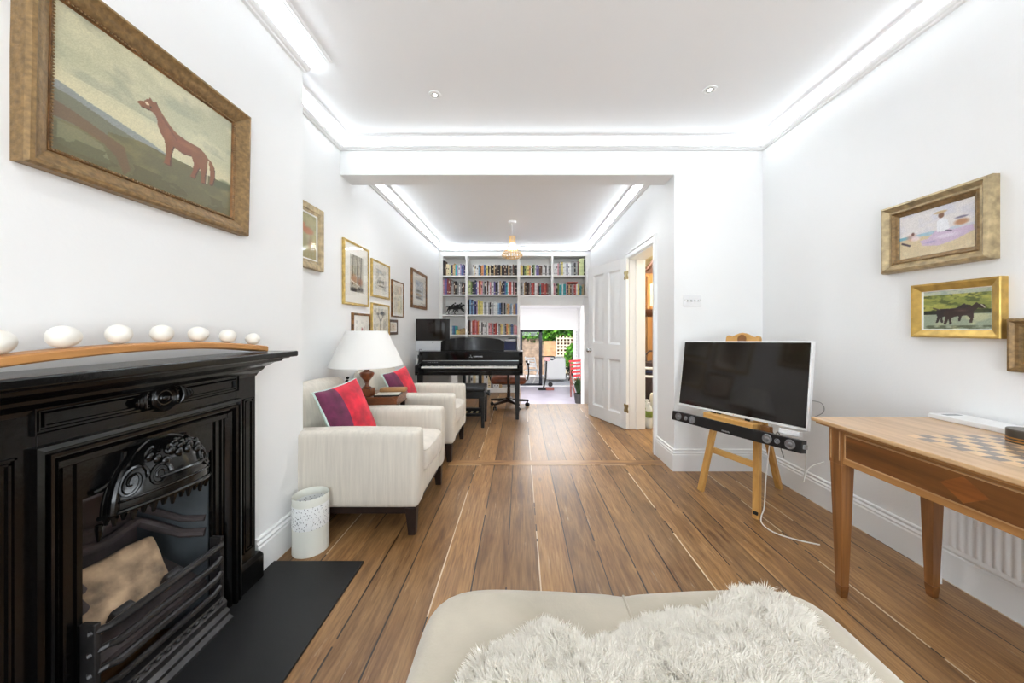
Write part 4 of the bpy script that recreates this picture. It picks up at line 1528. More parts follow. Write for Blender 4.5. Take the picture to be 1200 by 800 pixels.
def canted(w, d, c):
    return [(-w + c, -d), (w - c, -d), (w, -d + c), (w, d - c), (w - c, d), (-w + c, d), (-w, d - c), (-w, -d + c)]


m_ = MB()
m_.prism(canted(0.245, 0.155, 0.035), 0.640, 0.658, 'xy')
m_.build('tabletop', M['mahogany_table'], t, bev=0.003)
m_ = MB()
m_.prism(canted(0.236, 0.146, 0.034), 0.598, 0.640, 'xy')
m_.build('apron', M['mahogany_table'], t, bev=0.002)
m_ = MB()
m_.prism(canted(0.243, 0.153, 0.035), 0.590, 0.598, 'xy')
m_.build('apron_bead', M['walnut_dark'], t, bev=0.003)
for sx in (-1, 1):
    for sy in (-1, 1):
        MB().beam((sx * 0.205, sy * 0.12, 0.013), (sx * 0.205, sy * 0.12, 0.592), 0.034, 0.034).build('leg', M['wenge'], t, bev=0.003)
        m_ = MB()
        m_.tube([(sx * 0.19, sy * 0.12, 0.50), (sx * 0.17, sy * 0.12, 0.53), (sx * 0.13, sy * 0.12, 0.56), (sx * 0.12, sy * 0.12, 0.592)], 0.006, 6)
        m_.build('bracket', M['black_iron'], t)
MB().box(-0.205, 0.205, -0.12, 0.12, 0.20, 0.22).build('undershelf', M['mahogany_table'], t, bev=0.003)

# table lamp
t = thing('table_lamp', 'table lamp with turned mahogany urn base and big white shade on side table', 'table lamp', (-1.206, 2.68, 0.645))
MB().box(-0.046, 0.046, -0.046, 0.046, 0.0, 0.058).build('foot', M['mahogany'], t, bev=0.004)
m_ = MB()
m_.lathe([(0.030, 0.058), (0.034, 0.064), (0.030, 0.070), (0.018, 0.076), (0.013, 0.088), (0.013, 0.098), (0.020, 0.103), (0.020, 0.108), (0.016, 0.112), (0.024, 0.122), (0.040, 0.142), (0.052, 0.162), (0.055, 0.174), (0.050, 0.182), (0.036, 0.188), (0.022, 0.194), (0.017, 0.204), (0.016, 0.218), (0.022, 0.224), (0.024, 0.230), (0.016, 0.234), (0.001, 0.236)], n=32)
m_.build('urn', M['mahogany'], t)
MB().lathe([(0.010, 0.234), (0.010, 0.30), (0.014, 0.305), (0.014, 0.33), (0.001, 0.33)], n=14).build('stem', M['brass'], t)
m_ = MB()
prof = [(0.268, 0.238), (0.270, 0.234), (0.272, 0.238), (0.150, 0.504), (0.149, 0.508), (0.147, 0.504)]
m_.lathe(prof, n=56, cap=False)
m_.lathe([(0.268, 0.238), (0.147, 0.504)], n=56, cap=False)
m_.build('shade', M['lampshade'], t)
m_ = MB()
for k in range(3):
    a = 2 * PI * k / 3
    m_.tube([(0, 0, 0.50), (0.147 * math.cos(a), 0.147 * math.sin(a), 0.50)], 0.002, 5)
m_.tube([(0, 0, 0.33), (0, 0, 0.50)], 0.002, 5)
m_.build('shade_carrier', M['brass'], t)

# things on the side table
o = MB().softbox(-0.105, 0.105, -0.045, 0.045, 0, 0.034, 0.012, n=6).build('leather_case', M['tan_card'])
o.location = (-1.06, 2.852, 0.645)
o.rotation_euler = (0, 0, 0.1)
tag(o, 'tan leather case lying at the back of the side table', 'case')
t = thing('magazine', 'thin dark and white magazine lying at the front of the side table', 'magazine', (-1.035, 2.70, 0.645), (0, 0, 0.12))
MB().box(-0.105, 0.085, -0.06, 0.06, 0.0, 0.010).build('pages', M['black_satin'], t, bev=0.001)
MB().box(-0.10, 0.075, -0.05, 0.055, 0.010, 0.013).build('cover', M['paper'], t, bev=0.001)
t = thing('drinking_glass', 'clear drinking glass on the side table left of the lamp foot', 'glass', (-1.315, 2.68, 0.645))
m_ = MB()
m_.lathe([(0.028, 0.0), (0.032, 0.09), (0.030, 0.09), (0.026, 0.006), (0.001, 0.006)], n=20)
m_.build('tumbler', M['clear_glass'], t)
t = thing('figurine', 'small dark bronze figurine on the side table beside the lamp', 'figurine', (-1.375, 2.70, 0.645))
MB().box(-0.022, 0.022, -0.022, 0.022, 0, 0.02).build('plinth', M['black_matt'], t, bev=0.003)
m_ = MB()
m_.tube([(0, 0, 0.02), (0.006, 0, 0.05), (-0.004, 0, 0.085), (0.004, 0, 0.12)], [0.010, 0.016, 0.018, 0.010], 10)
m_.ball((0.008, 0, 0.136), 0.012, n=10, m=8)
m_.tube([(0, 0, 0.105), (0.028, -0.008, 0.085), (0.040, -0.004, 0.11)], [0.007, 0.006, 0.004], 8)
m_.tube([(0, 0, 0.105), (-0.026, 0.006, 0.08), (-0.02, 0.0, 0.055)], [0.007, 0.006, 0.004], 8)
m_.build('body', M['bronze'], t)
# ================================================================== television on an easel
EO = Vector((1.378, 2.285, 0))
YAW = math.radians(-67.4)
E = thing('easel', 'yellow pine artist easel standing in the corner holding the television', 'easel', EO, (0, 0, YAW))
LEAN = 0.17
for sx in (-1, 1):
    MB().beam((sx * 0.198, 0.0, 0.0), (sx * 0.092, 1.08 * LEAN, 1.08), 0.042, 0.026, up=(0, 1, 0)).build('front_leg', M['pine'], E, bev=0.003)
MB().beam((0, 0.56, 0.0), (0, 1.02 * LEAN + 0.03, 1.02), 0.042, 0.026, up=(0, 1, 0)).build('rear_leg', M['pine'], E, bev=0.003)
T_ = Matrix.Translation((0, 1.0 * LEAN - 0.02, 1.0)) @ Matrix.Rotation(-math.atan(LEAN), 4, 'X')
m_ = MB()
m_.T = T_
poly = [(-0.118, -0.05), (0.118, -0.05), (0.118, 0.105), (0.112, 0.120), (0.096, 0.124), (0.088, 0.116), (0.07, 0.116), (0.05, 0.128), (0.025, 0.139), (0, 0.143), (-0.025, 0.139), (-0.05, 0.128), (-0.07, 0.116), (-0.088, 0.116), (-0.096, 0.124), (-0.112, 0.120), (-0.118, 0.105)]
m_.prism(poly, -0.012, 0.012, 'xz')
cr = m_.build('crest', M['pine_x'], E, bev=0.003)
m_ = MB()
m_.T = T_
m_.lathe([(0.030, -0.012), (0.030, -0.016), (0.026, -0.017), (0.024, -0.013), (0.018, -0.0145), (0.006, -0.014), (0.001, -0.0155)], 0, 0, 0.098, n=24, axis='y')
m_.build('carved_rosette', M['pine_dark'], cr)
for zc in (0.30,):
    y = zc * LEAN
    w = 0.198 - 0.106 * zc / 1.08
    MB().beam((-w, y + 0.02, zc), (w, y + 0.02, zc), 0.022, 0.04).build('cross_rail', M['pine_x'], E, bev=0.003)
zl = 0.556
MB().box(-0.175, 0.175, zl * LEAN - 0.098, zl * LEAN - 0.012, zl - 0.020, zl + 0.018).build('ledge', M['pine_x'], E, bev=0.004)
for x in (0.125, 0.225):
    m_ = MB()
    m_.box(x - 0.022, x + 0.022, zl * LEAN - 0.050, zl * LEAN - 0.018, zl - 0.045, zl + 0.012)
    m_.box(x - 0.030, x - 0.022, zl * LEAN - 0.056, zl * LEAN - 0.014, zl - 0.05, zl + 0.016)
    m_.build('ledge_bracket', M['pine_dark'], E, bev=0.002)
MB().box(0.185, 0.212, -0.018, 0.020, 0.028, 0.046).build('leg_strap', M['black_matt'], E, bev=0.003)

# TV: its own axes (x right, z up the screen, -y towards the viewer), leaning back, very slightly rolled
bl, br = Vector((1.247, 2.698, 0.572)), Vector((1.588, 1.889, 0.600))
TVM = Matrix.Rotation(YAW + math.radians(0.25), 3, 'Z') @ Matrix.Rotation(math.radians(-1.87), 3, 'Y') @ Matrix.Rotation(-math.atan(LEAN), 3, 'X')
TVL = (bl + br) / 2
TV = thing('television', 'flat white framed television with a dark glossy screen resting on the easel', 'television', TVL, TVM.to_euler())
W2, H = 0.440, 0.506
MB().box(-W2, W2, 0.0, 0.030, 0.0, H).build('white_casing', M['white_plastic'], TV, bev=0.004)
MB().box(-W2 + 0.010, W2 - 0.010, -0.0025, 0.0005, 0.016, H - 0.008).build('screen', M['screen'], TV, smooth=False)
MB().softbox(-0.30, 0.30, 0.020, 0.043, 0.06, 0.40, 0.009, n=5).build('rear_housing', M['white_plastic'], TV)
m_ = MB()
m_.box(-0.155, -0.115, -0.002, 0.004, -0.010, 0.002)
m_.build('sensor_tab', M['black_satin'], TV, smooth=False)
MB().box(0.010, 0.014, -0.0016, 0.001, 0.006, 0.0095).build('power_light', M['red_plastic'], TV, smooth=False)

# soundbar under the TV
SB = thing('soundbar', 'long black soundbar with silver drivers slung under the television', 'soundbar', TVL + TVM @ Vector((0, -0.012, 0)), TVM.to_euler())
z0, z1 = -0.122, -0.052
MB().box(-0.452, 0.436, -0.030, 0.022, z0, z1).build('cabinet', M['black_satin'], SB, bev=0.004)
for sx in (-1, 1):
    for dx, r in ((0.385, 0.027), (0.318, 0.015), (0.262, 0.027)):
        m_ = MB()
        m_.lathe([(r, -0.0302), (r, -0.033), (r * 0.86, -0.0345), (r * 0.80, -0.0315), (r * 0.45, -0.0310), (r * 0.36, -0.0335), (r * 0.15, -0.036), (r * .01, -0.0365)], sx * dx - 0.004, 0, (z0 + z1) / 2, n=24, axis='y')
        m_.build('driver', M['driver'], SB)
m_ = MB()
for k in range(7):
    x = -0.030 + k * 0.0088
    m_.box(x, x + 0.006, -0.0308, -0.0298, z0 + 0.010, z0 + 0.019)
m_.build('lettering', M['silver'], SB, smooth=False)
m_ = MB()
m_.box(0.437, 0.447, -0.02, 0.01, z0 + 0.025, z1 - 0.02)
m_.build('end_socket', M['grey_plastic'], SB, bev=0.002)
m_ = MB()
for x in (-0.10, 0.10):
    m_.box(x - 0.015, x + 0.015, 0.020, 0.028, z1 - 0.03, 0.02)
m_.build('hanging_plate', M['black_satin'], SB, smooth=False)

# set-top box and cables
o = MB().box(-0.055, 0.055, -0.012, 0.02, -0.014, 0.014).build('adapter_box', M['white_plastic'], bev=0.004)
o.location = TVL + TVM @ Vector((0.352, 0.004, -0.026))
o.rotation_euler = TVM.to_euler()
tag(o, 'small white box tucked between the right end of the television and soundbar', 'adapter')


def cable(name, label, pts, r, m):
    P = [Vector(p) for p in pts]
    out = []
    for i in range(len(P) - 1):
        p0, p1, p2, p3 = P[max(i - 1, 0)], P[i], P[i + 1], P[min(i + 2, len(P) - 1)]
        for k in range(6):
            s_ = k / 6
            out.append(0.5 * ((2 * p1) + (p2 - p0) * s_ + (2 * p0 - 5 * p1 + 4 * p2 - p3) * s_ ** 2 + (3 * p1 - p0 - 3 * p2 + p3) * s_ ** 3))
    out.append(P[-1])
    mb = MB()
    mb.tube(out, r, 6)
    o = mb.build(name, m)
    tag(o, label, 'cable')
    return o


def ez(x, y, z):
    c, s_ = math.cos(YAW), math.sin(YAW)
    return (EO.x + c * x - s_ * y, EO.y + s_ * x + c * y, z)


cable('power_cable', 'white cable running down the middle leg of the easel to the floor', [ez(0.20, 0.14, 0.56), ez(0.215, 0.09, 0.42), ez(0.222, 0.05, 0.25), ez(0.224, 0.03, 0.08), ez(0.226, 0.0, 0.03), ez(0.25, -0.03, 0.004), ez(0.33, -0.06, 0.004), ez(0.42, -0.02, 0.004), ez(0.5, 0.05, 0.004)], 0.0035, M['cable_white'])
cable('power_cable', 'loose white cable looping from the soundbar end towards the skirting board', [ez(0.30, 0.16, 0.50), ez(0.34, 0.22, 0.42), ez(0.32, 0.26, 0.30), ez(0.30, 0.28, 0.22), ez(0.26, 0.42, 0.27), ez(0.30, 0.50, 0.31)], 0.003, M['cable_white'])
cable('signal_cable', 'thin grey cable hanging in a loop behind the soundbar', [ez(0.24, 0.08, 0.54), ez(0.255, 0.085, 0.515), ez(0.27, 0.08, 0.545), ez(0.285, 0.085, 0.515), ez(0.25, 0.14, 0.45), ez(0.265, 0.15, 0.38)], 0.0028, M['cable_grey'])
cable('signal_cable', 'thin grey cable looping out beyond the right edge of the television', [ez(0.40, 0.12, 0.76), ez(0.452, 0.16, 0.75), ez(0.462, 0.16, 0.70), ez(0.42, 0.12, 0.66)], 0.002, M['cable_grey'])

# ================================================================== games table
TX0, TX1, TY0, TY1, TH_ = 1.337, 1.935, 0.60, 1.573, 0.765
G = thing('games_table', 'walnut games table with inlaid chessboard top and tapered legs by the radiator', 'table', (1.636, 1.0865, 0))
gx, gy = 1.636, 1.0865
bx = lambda mb, x0, x1, y0, y1, z0, z1: mb.box(x0 - gx, x1 - gx, y0 - gy, y1 - gy, z0, z1)
m_ = MB()
bx(m_, TX0, TX1, TY0, TY1, TH_ - 0.016, TH_)
m_.build('tabletop', M['walnut_top'], G, bev=0.003)
m_ = MB()
bx(m_, TX0 + 0.012, TX1 - 0.012, TY0 + 0.012, TY1 - 0.012, TH_ - 0.026, TH_ - 0.016)
m_.build('top_moulding', M['walnut_band'], G, bev=0.003)
AX0, AX1, AY0, AY1 = 1.378, 1.832, 0.655, 1.525
ZA = 0.590
m_ = MB()
bx(m_, AX0 + 0.006, AX0 + 0.026, AY0, AY1, ZA, TH_ - 0.026)
bx(m_, AX1 - 0.026, AX1 - 0.006, AY0, AY1, ZA, TH_ - 0.026)
bx(m_, AX0 + 0.006, AX1 - 0.006, AY0 + 0.004, AY0 + 0.024, ZA, TH_ - 0.026)
bx(m_, AX0 + 0.006, AX1 - 0.006, AY1 - 0.024, AY1 - 0.004, ZA, TH_ - 0.026)
m_.build('apron', M['walnut_band'], G, smooth=False)
m_ = MB()
bx(m_, AX0 + 0.003, AX0 + 0.0075, AY0 + 0.075, AY1 - 0.075, ZA + 0.030, TH_ - 0.050)
pan = m_.build('apron_panel', M['walnut_dark'], G, smooth=False)
m_ = MB()
yc, zc = gy - 0.022, (ZA + 0.030 + TH_ - 0.050) / 2
m_.rings([[(AX0 + 0.0026 - gx, yc - gy - 0.060, zc), (AX0 + 0.0026 - gx, yc - gy, zc - 0.042), (AX0 + 0.0026 - gx, yc - gy + 0.060, zc), (AX0 + 0.0026 - gx, yc - gy, zc + 0.042)],
          [(AX0 + 0.0035 - gx, yc - gy - 0.060, zc), (AX0 + 0.0035 - gx, yc - gy, zc - 0.042), (AX0 + 0.0035 - gx, yc - gy + 0.060, zc), (AX0 + 0.0035 - gx, yc - gy, zc + 0.042)]])
m_.build('diamond_inlay', M['walnut_diamond'], pan, smooth=False)
m_ = MB()
for (ya, yb, za, zb) in ((AY0 + 0.07, AY1 - 0.07, ZA + 0.025, ZA + 0.030), (AY0 + 0.07, AY1 - 0.07, TH_ - 0.050, TH_ - 0.045), (AY0 + 0.07, AY0 + 0.075, ZA + .025, TH_ - 0.045), (AY1 - 0.075, AY1 - 0.07, ZA + .025, TH_ - 0.045)):
    bx(m_, AX0 + 0.002, AX0 + 0.0075, ya, yb, za, zb)
m_.build('panel_stringing', M['walnut_top'], pan, smooth=False)
for x in (AX0 + 0.030, AX1 - 0.030):
    for y in (AY0 + 0.030, AY1 - 0.030):
        m_ = MB()
        w = 0.060
        lx, ly = x - gx, y - gy
        m_.box(lx - w / 2, lx + w / 2, ly - w / 2, ly + w / 2, ZA - 0.008, TH_ - 0.026)
        m_.taper(lx, ly, 0.052, 0.032, 0.032, ZA - 0.008, 0.056, 0.056)
        lg = m_.build('leg', M['walnut_leg'], G, bev=0.002)
        MB().taper(lx, ly, 0.0, 0.027, 0.027, 0.052, 0.035, 0.035).build('leg_foot', M['walnut_dark'], lg, bev=0.003)
        m_ = MB()
        for s_ in (-1, 1):
            m_.box(lx - w / 2 - 0.001, lx - w / 2 + 0.001, ly + s_ * 0.020 - 0.002, ly + s_ * 0.020 + 0.002, ZA + 0.01, TH_ - 0.04)
            m_.box(lx + s_ * 0.020 - 0.002, lx + s_ * 0.020 + 0.002, ly - w / 2 - 0.001, ly - w / 2 + 0.001, ZA + 0.01, TH_ - 0.04)
        m_.build('leg_stringing', M['walnut_top'], lg, smooth=False)
# chess squares
m_ = MB()
s0, sq = 1.462, 0.0440
yt = 1.305
for i in range(8):
    for j in range(8):
        m_.m = 1 if (i + j) % 2 else 0
        x, y = s0 + i * sq, yt - j * sq
        m_.add([(x - gx, y - sq - gy, TH_ + 0.0006), (x + sq - gx, y - sq - gy, TH_ + 0.0006), (x + sq - gx, y - gy, TH_ + 0.0006), (x - gx, y - gy, TH_ + 0.0006)], [(0, 1, 2, 3)])
m_.build('chessboard', [M['chess_light'], M['chess_dark']], G, smooth=False)

# white flat box and a tin on the table
t = thing('flat_box', 'slim white box with a dark slot on the wall side of the games table', 'box', (1.92, 1.43, TH_))
MB().box(-0.060, 0.062, -0.125, 0.127, 0, 0.022).build('casing', M['white_plastic'], t, bev=0.004)
MB().box(-0.036, 0.030, 0.075, 0.10, 0.0215, 0.0228).build('slot', M['grey_plastic'], t, smooth=False)
t = thing('round_tin', 'small round pewter tin with copper bands on the games table', 'tin', (1.786, 1.20, TH_))
MB().lathe([(0.046, 0), (0.048, 0.002), (0.048, 0.046), (0.046, 0.049), (0.001, 0.050)], n=36).build('body', M['tin_dark'], t, ang=30)
m_ = MB()
for z in (0.006, 0.016):
    m_.lathe([(0.0475, z), (0.0492, z + 0.001), (0.0492, z + 0.004), (0.0475, z + 0.005)], n=36, cap=False)
m_.build('bands', M['tin_band'], t)

# radiator on the right wall
t = thing('radiator', 'white ribbed panel radiator on the right wall behind the games table', 'radiator', (1.93, 1.05, 0.17))
m_ = MB()
R_ = []
n = 34
L = 1.0
m_.box(-0.012, 0.012, -L / 2, L / 2, 0.012, 0.47)
rings = []
pts = []
for k in range(n):
    y0 = -L / 2 + 0.02 + (L - 0.04) * k / n
    d = (L - 0.04) / n
    pts += [(-0.012, y0), (-0.0125, y0 + d * 0.18), (-0.0165, y0 + d * 0.32), (-0.0165, y0 + d * 0.68), (-0.0125, y0 + d * 0.82)]
pts.append((-0.012, L / 2 - 0.02))
mid = []
for z, s_ in ((0.03, 0.0), (0.045, 1.0), (0.435, 1.0), (0.45, 0.0)):
    mid.append([(-0.012 + (p[0] + 0.012) * s_, p[1], z) for p in pts])
m_.rings(mid, closed=False)
m_.build('panel', M['radiator'], t, ang=50)
MB().box(-0.03, 0.045, -L / 2, L / 2, 0.455, 0.475).build('top_grille', M['radiator'], t, bev=0.004)
m_ = MB()
for y in (-0.4, 0.4):
    m_.box(0.012, 0.068, y - 0.02, y + 0.02, 0.08, 0.42)
m_.build('wall_bracket', M['radiator'], t, smooth=False)
m_ = MB()
m_.tube([(0.0, L / 2 - 0.01, 0.03), (0.0, L / 2 + 0.02, 0.03), (0.0, L / 2 + 0.022, -0.02), (0.0, L / 2 + 0.022, -0.17)], 0.008, 10)
m_.lathe([(0.016, 0.0), (0.018, 0.02), (0.014, 0.045), (0.001, 0.047)], 0.0, L / 2 + 0.022, 0.03, n=16)
m_.build('valve_pipe', M['white_plastic'], t)

# ================================================================== ottoman with a sheepskin
OX0, OX1, OY0, OY1, OZ = -0.240, 0.790, 0.24, 0.950, 0.462
ocx, ocy = (OX0 + OX1) / 2, (OY0 + OY1) / 2
O = thing('ottoman', 'low beige velvet buttoned ottoman in the foreground', 'ottoman', (ocx, ocy, 0))
hx_, hy_ = (OX1 - OX0) / 2, (OY1 - OY0) / 2
BUT = [(sx * 0.29, sy * 0.14) for sx in (-1, 0, 1) for sy in (-1, 1)]
BUT = [(-0.262, 0.235), (0.262, 0.235), (-0.262, -0.1), (0.262, -0.1)]


def otop(x, y):
    """height of the upholstered top at local x,y"""
    z = OZ
    z += 0.008 * math.exp(-((abs(x) - 0.30) / 0.2) ** 2) - 0.005 * math.exp(-(x / 0.03) ** 2) - 0.004 * math.exp(-(x / 0.16) ** 2)
    for bx_, by_ in BUT:
        d2 = (x - bx_) ** 2 + (y - by_) ** 2
        z -= 0.016 * math.exp(-d2 / 0.0009) + 0.006 * math.exp(-d2 / 0.010)
    return z


def osurf(u, v):
    a = 2 * PI * u
    c, s_ = math.cos(a), math.sin(a)
    n = 11.0
    k = (abs(c) ** n + abs(s_) ** n) ** (-1 / n)
    ex, ey = c * k, s_ * k
    rr = 0.045
    if v < 0.55:
        f = v / 0.55
        f = 1 - (1 - f) ** 1.3
        x, y = ex * (hx_ - rr) * f, ey * (hy_ - rr) * f
        # concave far edge between the corners
        y -= 0.008 * max(0, ey) ** 3 * math.exp(-(x / 0.2) ** 2) * f
        return (x, y, otop(x, y))
    f = (v - 0.55) / 0.45
    x0, y0 = ex * (hx_ - rr), ey * (hy_ - rr)
    y0 -= 0.008 * max(0, ey) ** 3 * math.exp(-(x0 / 0.2) ** 2)
    zt = otop(x0, y0)
    if f < 0.6:
        b = f / 0.6 * PI / 2
        o_ = rr * math.sin(b)
        z = zt - rr * (1 - math.cos(b))
    else:
        o_ = rr
        z = zt - rr - (f - 0.6) / 0.4 * (zt - rr - 0.13)
    nrm = Vector((abs(c) ** (n - 1) * math.copysign(1, c), abs(s_) ** (n - 1) * math.copysign(1, s_)))
    nrm.normalize()
    return (x0 + nrm.x * o_, y0 + nrm.y * o_, z)


m_ = MB()
m_.grid(osurf, 160, 46, closed_u=True)
m_.build('upholstered_body', M['ottoman'], O, ang=80)
for bx_, by_ in BUT:
    MB().ball((bx_, by_, otop(bx_, by_) + 0.002), 0.012, 0.012, 0.006, 14, 8).build('button', M['ottoman'], O)
m_ = MB()
m_.tube([(0.0, -0.28 + 0.6 * k / 20, otop(0, -0.28 + 0.6 * k / 20) + 0.0) for k in range(21)], 0.0035, 6)
m_.build('seam_piping', M['ottoman'], O)
for sx in (-1, 1):
    for sy in (-1, 1):
        MB().taper(sx * (hx_ - 0.09), sy * (hy_ - 0.09), 0, 0.035, 0.035, 0.14, 0.055, 0.055).build('leg', M['wenge'], O, bev=0.003)

# sheepskin
SK_ = thing('sheepskin', 'fluffy white sheepskin rug thrown over the beige ottoman', 'sheepskin', (ocx, ocy, 0))
out = [(-0.14, 0.60), (-0.105, 0.70), (-0.070, 0.735), (0.0, 0.775), (0.045, 0.805), (0.085, 0.800), (0.112, 0.755), (0.155, 0.745), (0.205, 0.765), (0.25, 0.800), (0.315, 0.828), (0.40, 0.832), (0.455, 0.835), (0.505, 0.860), (0.55, 0.892), (0.61, 0.908), (0.66, 0.903), (0.695, 0.870), (0.695, 0.82), (0.685, 0.75), (0.69, 0.68), (0.69, 0.58), (0.67, 0.44), (0.60, 0.34), (0.4, 0.30), (0.1, 0.32), (-0.06, 0.40), (-0.13, 0.50)]
out = [(x - ocx, y - ocy) for x, y in out]
cen = Vector((0.02, -0.05))


def skin_r(a):
    """distance from the centre to the outline in direction a"""
    best = 0
    d = Vector((math.cos(a), math.sin(a)))
    for i in range(len(out)):
        p, q = Vector(out[i]) - cen, Vector(out[(i + 1) % len(out)]) - cen
        e = q - p
        den = d.x * e.y - d.y * e.x
        if abs(den) < 1e-9:
            continue
        tt = (p.x * e.y - p.y * e.x) / den
        ss = (p.x * d.y - p.y * d.x) / den
        if tt > 0 and -1e-6 <= ss <= 1 + 1e-6:
            best = max(best, tt)
    return best


NA = 180
RR = [skin_r(2 * PI * k / NA) for k in range(NA)]


def skinp(u, v, lift=0.0):
    k = int(round(u * NA)) % NA
    r = RR[k] * v
    x, y = cen.x + r * math.cos(2 * PI * k / NA), cen.y + r * math.sin(2 * PI * k / NA)
    return (x, y, otop(x, y) + 0.004 + 0.016 * (1 - v ** 4) + lift)


m_ = MB()
m_.grid(lambda u, v: skinp(u, max(v, 0.01)), NA, 24, closed_u=True)
m_.build('hide', M['hide'], SK_)
# wool: thin curved locks rooted in the hide
rs = np.random.RandomState(4)
vs, fs = [], []
count = 0
poly_ = [Vector(p) for p in out]
while count < 95000:
    a = rs.rand() * 2 * PI
    k = int(a / (2 * PI) * NA) % NA
    r = RR[k] * math.sqrt(rs.rand())
    x, y = cen.x + r * math.cos(a), cen.y + r * math.sin(a)
    if y + ocy < 0.60 and rs.rand() < 0.75:
        continue
    v = r / RR[k]
    z = otop(x, y) + 0.004 + 0.016 * (1 - v ** 4)
    n1 = mnoise.noise(Vector((x * 16, y * 16, 1.3)))
    n2 = mnoise.noise(Vector((x * 16, y * 16, 7.7)))
    n3 = mnoise.noise(Vector((x * 45, y * 45, 3.1)))
    n4 = mnoise.noise(Vector((x * 45, y * 45, 9.1)))
    d = Vector((0.35 * math.cos(a) * v + 0.45 * n1 + 0.65 * n3 + 0.14 * rs.randn(), 0.35 * math.sin(a) * v - 0.10 + 0.45 * n2 + 0.65 * n4 + 0.14 * rs.randn(), 0.62))
    d.normalize()
    ln = (0.030 + 0.014 * rs.rand()) * (0.75 + 0.35 * n1 + (0.25 if v < 0.9 else 0.0))
    w = 0.0009 + 0.0006 * rs.rand()
    sd = d.cross(Vector((rs.randn(), rs.randn(), rs.randn())))
    sd.normalize()
    p0 = Vector((x, y, z - 0.002))
    p1 = p0 + d * ln * 0.5
    p2 = p1 + (d + Vector((0.25 * n3, 0.25 * n4, -0.42))) * ln * 0.5
    o_ = len(vs)
    vs += [tuple(p0 - sd * w), tuple(p0 + sd * w), tuple(p1 + sd * w * 0.9), tuple(p1 - sd * w * 0.9), tuple(p2)]
    fs += [(o_, o_ + 1, o_ + 2, o_ + 3), (o_ + 3, o_ + 2, o_ + 4)]
    count += 1
mb = MB()
mb.v, mb.f, mb.mi = vs, fs, [0] * len(fs)
fo = mb.build('wool', M['fur'], SK_, recalc=False, smooth=True, sub=0, ang=180)
fo['kind'] = 'stuff'
# ================================================================== bookcase
PXS = YE / 400.0


def bxp(px):
    return (px - 610) * PXS


def bz(py):
    return CAMZ + (385 - py) * PXS


BK = thing('bookcase', 'white built-in bookcase across the far wall, reaching over the kitchen opening', 'bookcase', (0, YE, 0))
BD = 0.28
e = 0.0025
uL0, uL1 = XL + e, bxp(518.5)
uM0, uM1 = bxp(545.2), bxp(548.0)
uR0, uR1 = bxp(606.2), bxp(609.4)
uS0, uS1 = bxp(646.0), bxp(648.6)
uE0, uE1 = bxp(686.3), XJ - e
ZT = 2.494
for x0, x1, z0 in ((uL0, uL1, 0), (uM0, uM1, 0), (uR0, uR1, 0), (uS0, uS1, bz(346)), (uE0, uE1, bz(346))):
    MB().box(x0, x1, 0, BD, z0 + 0.001, 2.528).build('upright', M['bookcase'], BK, bev=0.002)
MB().box(uL0 + 0.0, uE1, -0.004, BD, ZT, 2.528).build('top_board', M['bookcase'], BK, bev=0.002)
MB().box(uL0, uR1, BD, BD + 0.008, 0.002, 2.52).build('back_panel', M['bookcase'], BK, smooth=False)
MB().box(uR1, uE1, BD, BD + 0.008, bz(346), 2.52).build('back_panel', M['bookcase'], BK, smooth=False)
SHL = {1: bz(322.6), 2: bz(344.9), 3: bz(368.5), 4: bz(391.9), 5: 0.715, 6: 0.37, 7: 0.085}
TKN = 0.024
for k in (1, 2, 3, 4, 5, 6, 7):
    for x0, x1 in ((uL1, uM0), (uM1, uR0)):
        MB().box(x0, x1, 0.002, BD, SHL[k] - TKN, SHL[k]).build('shelf', M['bookcase'], BK, bev=0.0015)
MB().box(uL1, uR0, 0.02, 0.035, 0.001, 0.085 - TKN).build('kickboard', M['bookcase'], BK, smooth=False)
SR1, SR2 = bz(322.4), bz(345.4)
for x0, x1 in ((uR1, uS0), (uS1, uE0)):
    MB().box(x0, x1, 0.002, BD, SR1 - TKN, SR1).build('shelf', M['bookcase'], BK, bev=0.0015)
MB().box(uR1, uE1, 0.0, BD, SR2 - 0.035, SR2).build('bottom_board', M['bookcase'], BK, bev=0.002)
MB().box(uR1, 1.155, 0.03, BD, bz(357.6), SR2 - 0.035).build('fascia', M['bookcase'], BK, bev=0.002)

BC = {'K': ('black', (30, 27, 27)), 'W': ('white', (232, 230, 226)), 'C': ('cream', (226, 210, 172)), 'N': ('navy', (36, 40, 76)), 'B': ('blue', (84, 110, 156)), 'P': ('purple', (98, 84, 140)),
      'L': ('lilac', (172, 150, 190)), 'G': ('green', (120, 142, 84)), 'T': ('teal', (60, 160, 164)), 'R': ('red', (184, 84, 72)), 'O': ('orange', (214, 146, 96)), 'Y': ('yellow', (222, 204, 120)),
      'D': ('brown', (92, 62, 48)), 'S': ('grey', (150, 150, 148)), 'I': ('pink', (214, 150, 156)), 'A': ('tan', (196, 166, 122)), 'E': ('maroon', (128, 48, 46)), 'M': ('pale blue', (132, 168, 196)), 'V': ('pale green', (198, 204, 150))}
BM = {}
for k_, (nm, c_) in BC.items():
    BM[k_] = pmat('book_cloth_' + nm.replace(' ', '_'), c_, 0.55, var=0.12, vscale=18)
BM_page = pmat('book_pages', (232, 224, 206), 0.85)
BM_title = {True: pmat('book_title_pale', (226, 216, 190), 0.5), False: pmat('book_title_dark', (52, 44, 44), 0.5)}
